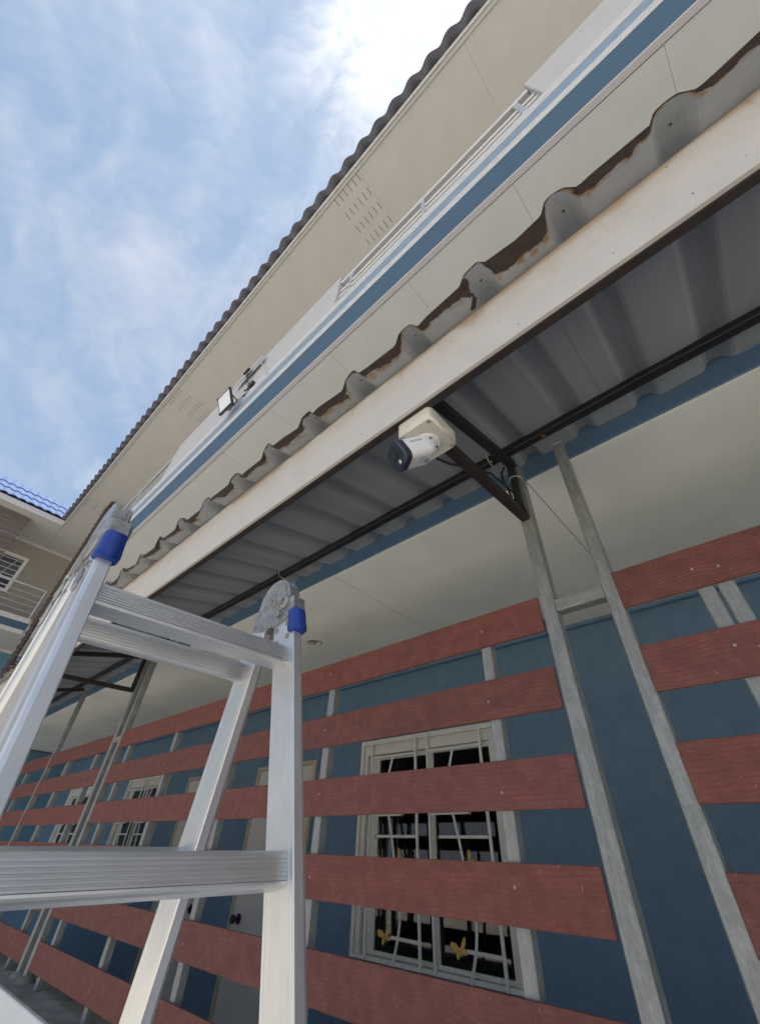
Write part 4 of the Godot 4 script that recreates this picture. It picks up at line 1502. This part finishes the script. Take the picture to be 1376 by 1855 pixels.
	for side in 2:
		var face := 1.0 if side == 0 else -1.0  # towards the rungs
		var in_r := 0.0 if side == 0 else width
		var rx := r * face
		var H := P + r * in_r
		var m := MB.new()
		m.xf = frame(H, rx, fd)
		# inner plate with a pressed rim, spacer, outer plate
		m.lathe([Vector2(0.0505, -0.0045), Vector2(0.0505, -0.0005), Vector2(0.0485, 0.0016), Vector2(0.0455, 0.0018), Vector2(0.0435, 0.0006), Vector2(0.030, 0.0010), Vector2(0.0105, 0.0012), Vector2(0.0100, 0.0034), Vector2(0.0060, 0.0040), Vector2(0.0050, 0.0018), Vector2(0.0, 0.0016)], 40)
		m.lathe([Vector2(0.0, -0.0045), Vector2(0.0505, -0.0045)], 40)
		m.lathe([Vector2(0.0, -0.0265), Vector2(0.0060, -0.0280), Vector2(0.030, -0.0250), Vector2(0.0485, -0.0245), Vector2(0.0505, -0.0230), Vector2(0.0505, -0.0185), Vector2(0.0, -0.0185)].duplicate(), 40)
		m.lathe([Vector2(0.043, -0.0186), Vector2(0.043, -0.0044)], 32)
		var hg := part(o, "hinge", m.mesh(), M.cast)
		# casting that grips the back stile
		m = MB.new()
		m.xf = Transform3D(Basis(bd, bo, bd.cross(bo)), H)
		var zs2 := signf(bd.cross(bo).dot(rx))
		var arm := PackedVector2Array()
		m.xf = frame(H, rx, bd)
		var to2 := func(d: float, mm: float) -> Vector2:
			var w: Vector3 = bd * d + bo * mm
			return Vector2(w.dot(m.xf.basis.y), w.dot(m.xf.basis.z))
		for c in [[-0.028, 0.012], [-0.012, 0.046], [0.012, 0.058], [0.040, 0.0615], [0.064, 0.0615], [0.066, 0.003], [0.045, 0.000], [0.0, -0.01]]:
			arm.append(to2.call(c[0], c[1]))
		m.prism(arm, -0.0175, -0.0040)
		m.prism(arm, -0.0230, -0.0178)
		part(hg, "hinge_arm", m.mesh(), M.cast)
		# plate that grips the front stile, with the lock boss and the bolt
		m = MB.new()
		m.xf = frame(H, rx, fd)
		var to3 := func(d: float, mm: float) -> Vector2:
			var w: Vector3 = fd * d + fo * mm
			return Vector2(w.dot(m.xf.basis.y), w.dot(m.xf.basis.z))
		var plate := PackedVector2Array()
		for c in [[0.012, 0.028], [0.006, 0.045], [0.014, 0.055], [0.030, 0.060], [0.060, 0.0605], [0.060, 0.002], [0.050, 0.004]]:
			plate.append(to3.call(c[0], c[1]))
		m.prism(plate, -0.0190, 0.0036)
		part(hg, "hinge_plate", m.mesh(), M.cast)
		m = MB.new()
		m.xf = frame(H + fd * 0.024 + fo * 0.041, rx, fd)
		m.lathe([Vector2(0.0135, 0.001), Vector2(0.0135, 0.0080), Vector2(0.0115, 0.0095), Vector2(0.0060, 0.0098), Vector2(0.0056, 0.0060), Vector2(0.0, 0.0058)], 24)
		part(hg, "lock_boss", m.mesh(), M.cast)
		m = MB.new()
		m.xf = frame(H + fd * 0.043 + fo * 0.026, rx, (fd + fo * 0.5).normalized())
		m.box(Vector3(0.006, 0, 0), Vector3(0.014, 0.011, 0.013), 0.002)
		part(hg, "latch_bolt", m.mesh(), M.rivet)
		m = MB.new()
		m.xf = frame(H + fd * 0.030 + fo * 0.0595, fd, fo)
		var zf := signf(m.xf.basis.z.dot(rx))
		m.box(Vector3(0.006, 0.0, zf * -0.0095), Vector3(0.030, 0.014, 0.030), 0.003)
		part(hg, "lever_plate", m.mesh(), M.cast)
		# blue dipped lever, a soft bulging sleeve
		m = MB.new()
		m.xf = frame(H + fd * 0.070 + fo * 0.0590, fd, fo)
		var sl := zf * -0.0095
		var rows := [[-0.023, 0.016, 0.026], [-0.020, 0.0205, 0.0290], [-0.009, 0.0215, 0.0300], [0.003, 0.0210, 0.0305], [0.014, 0.0225, 0.0320], [0.021, 0.0222, 0.0315], [0.0245, 0.0175, 0.0270]]
		var rings := []
		for q in rows:
			rings.append([q[0], rounded(q[1], q[2], 0.0055, 3)])
		for i in rings.size() - 1:
			var A: PackedVector2Array = rings[i][1]
			var B: PackedVector2Array = rings[i + 1][1]
			for j in A.size():
				var l := (j + 1) % A.size()
				var na := Vector3(0.0 if i > 0 else -0.6, A[j].normalized().x, A[j].normalized().y).normalized()
				var nb := Vector3(0.0 if i > 0 else -0.6, A[l].normalized().x, A[l].normalized().y).normalized()
				m.smooth_quad([Vector3(rings[i][0], A[j].x, A[j].y + sl), Vector3(rings[i + 1][0], B[j].x, B[j].y + sl), Vector3(rings[i + 1][0], B[l].x, B[l].y + sl), Vector3(rings[i][0], A[l].x, A[l].y + sl)], [na, na, nb, nb], [Vector2.ZERO, Vector2.ZERO, Vector2.ZERO, Vector2.ZERO])
		for e in [0, rings.size() - 1]:
			var cap := []
			for c in rings[e][1]:
				cap.append(Vector3(rings[e][0], c.x, c.y + sl))
			m.face(cap, Vector3(-1 if e == 0 else 1, 0, 0))
		part(hg, "release_lever", m.mesh(), M.blue_rubber)


func _ready() -> void:
	rng.seed = 20240
	camera_sky_sun()
	materials()
	ground()
	house()
	wing()
	garden_wall()
	awning()
	tall_screen()
	fence(-0.213, [-0.022, 0.020, 0.72, 1.44, 2.15, 2.87], "red brown slatted fence panel right of the near pair of posts")
	fence(-3.742, [-0.657, -1.420, -2.130, -2.845, -3.560], "red brown slatted fence panel in front of the butterfly window")
	fence(-7.233, [-4.190, -4.880, -6.20, -6.90], "red brown slatted fence panel left of the far pair of posts")
	steel_post(-0.4155, 0.043, "scuffed galvanised post carrying the awning bracket beside the camera")
	steel_post(-0.2305, 0.036, "galvanised post with bright bent top, right one of the near pair")
	steel_post(-3.9085, 0.043, "far galvanised post carrying an awning bracket, left one of the far pair")
	steel_post(-3.770, 0.040, "far galvanised post without bracket, right one of the far pair")
	steel_post(-5.470, 0.040, "single thin galvanised post beyond the far pair")
	crosspiece(-0.394, -0.2485, "short galvanised cross rail welded between the near pair of posts")
	crosspiece(-3.887, -3.790, "short galvanised cross rail between the far pair of posts")
	awning_cable()
	security_camera()
	downlight()
	floodlight()
	solar_lamp()
	ladder()
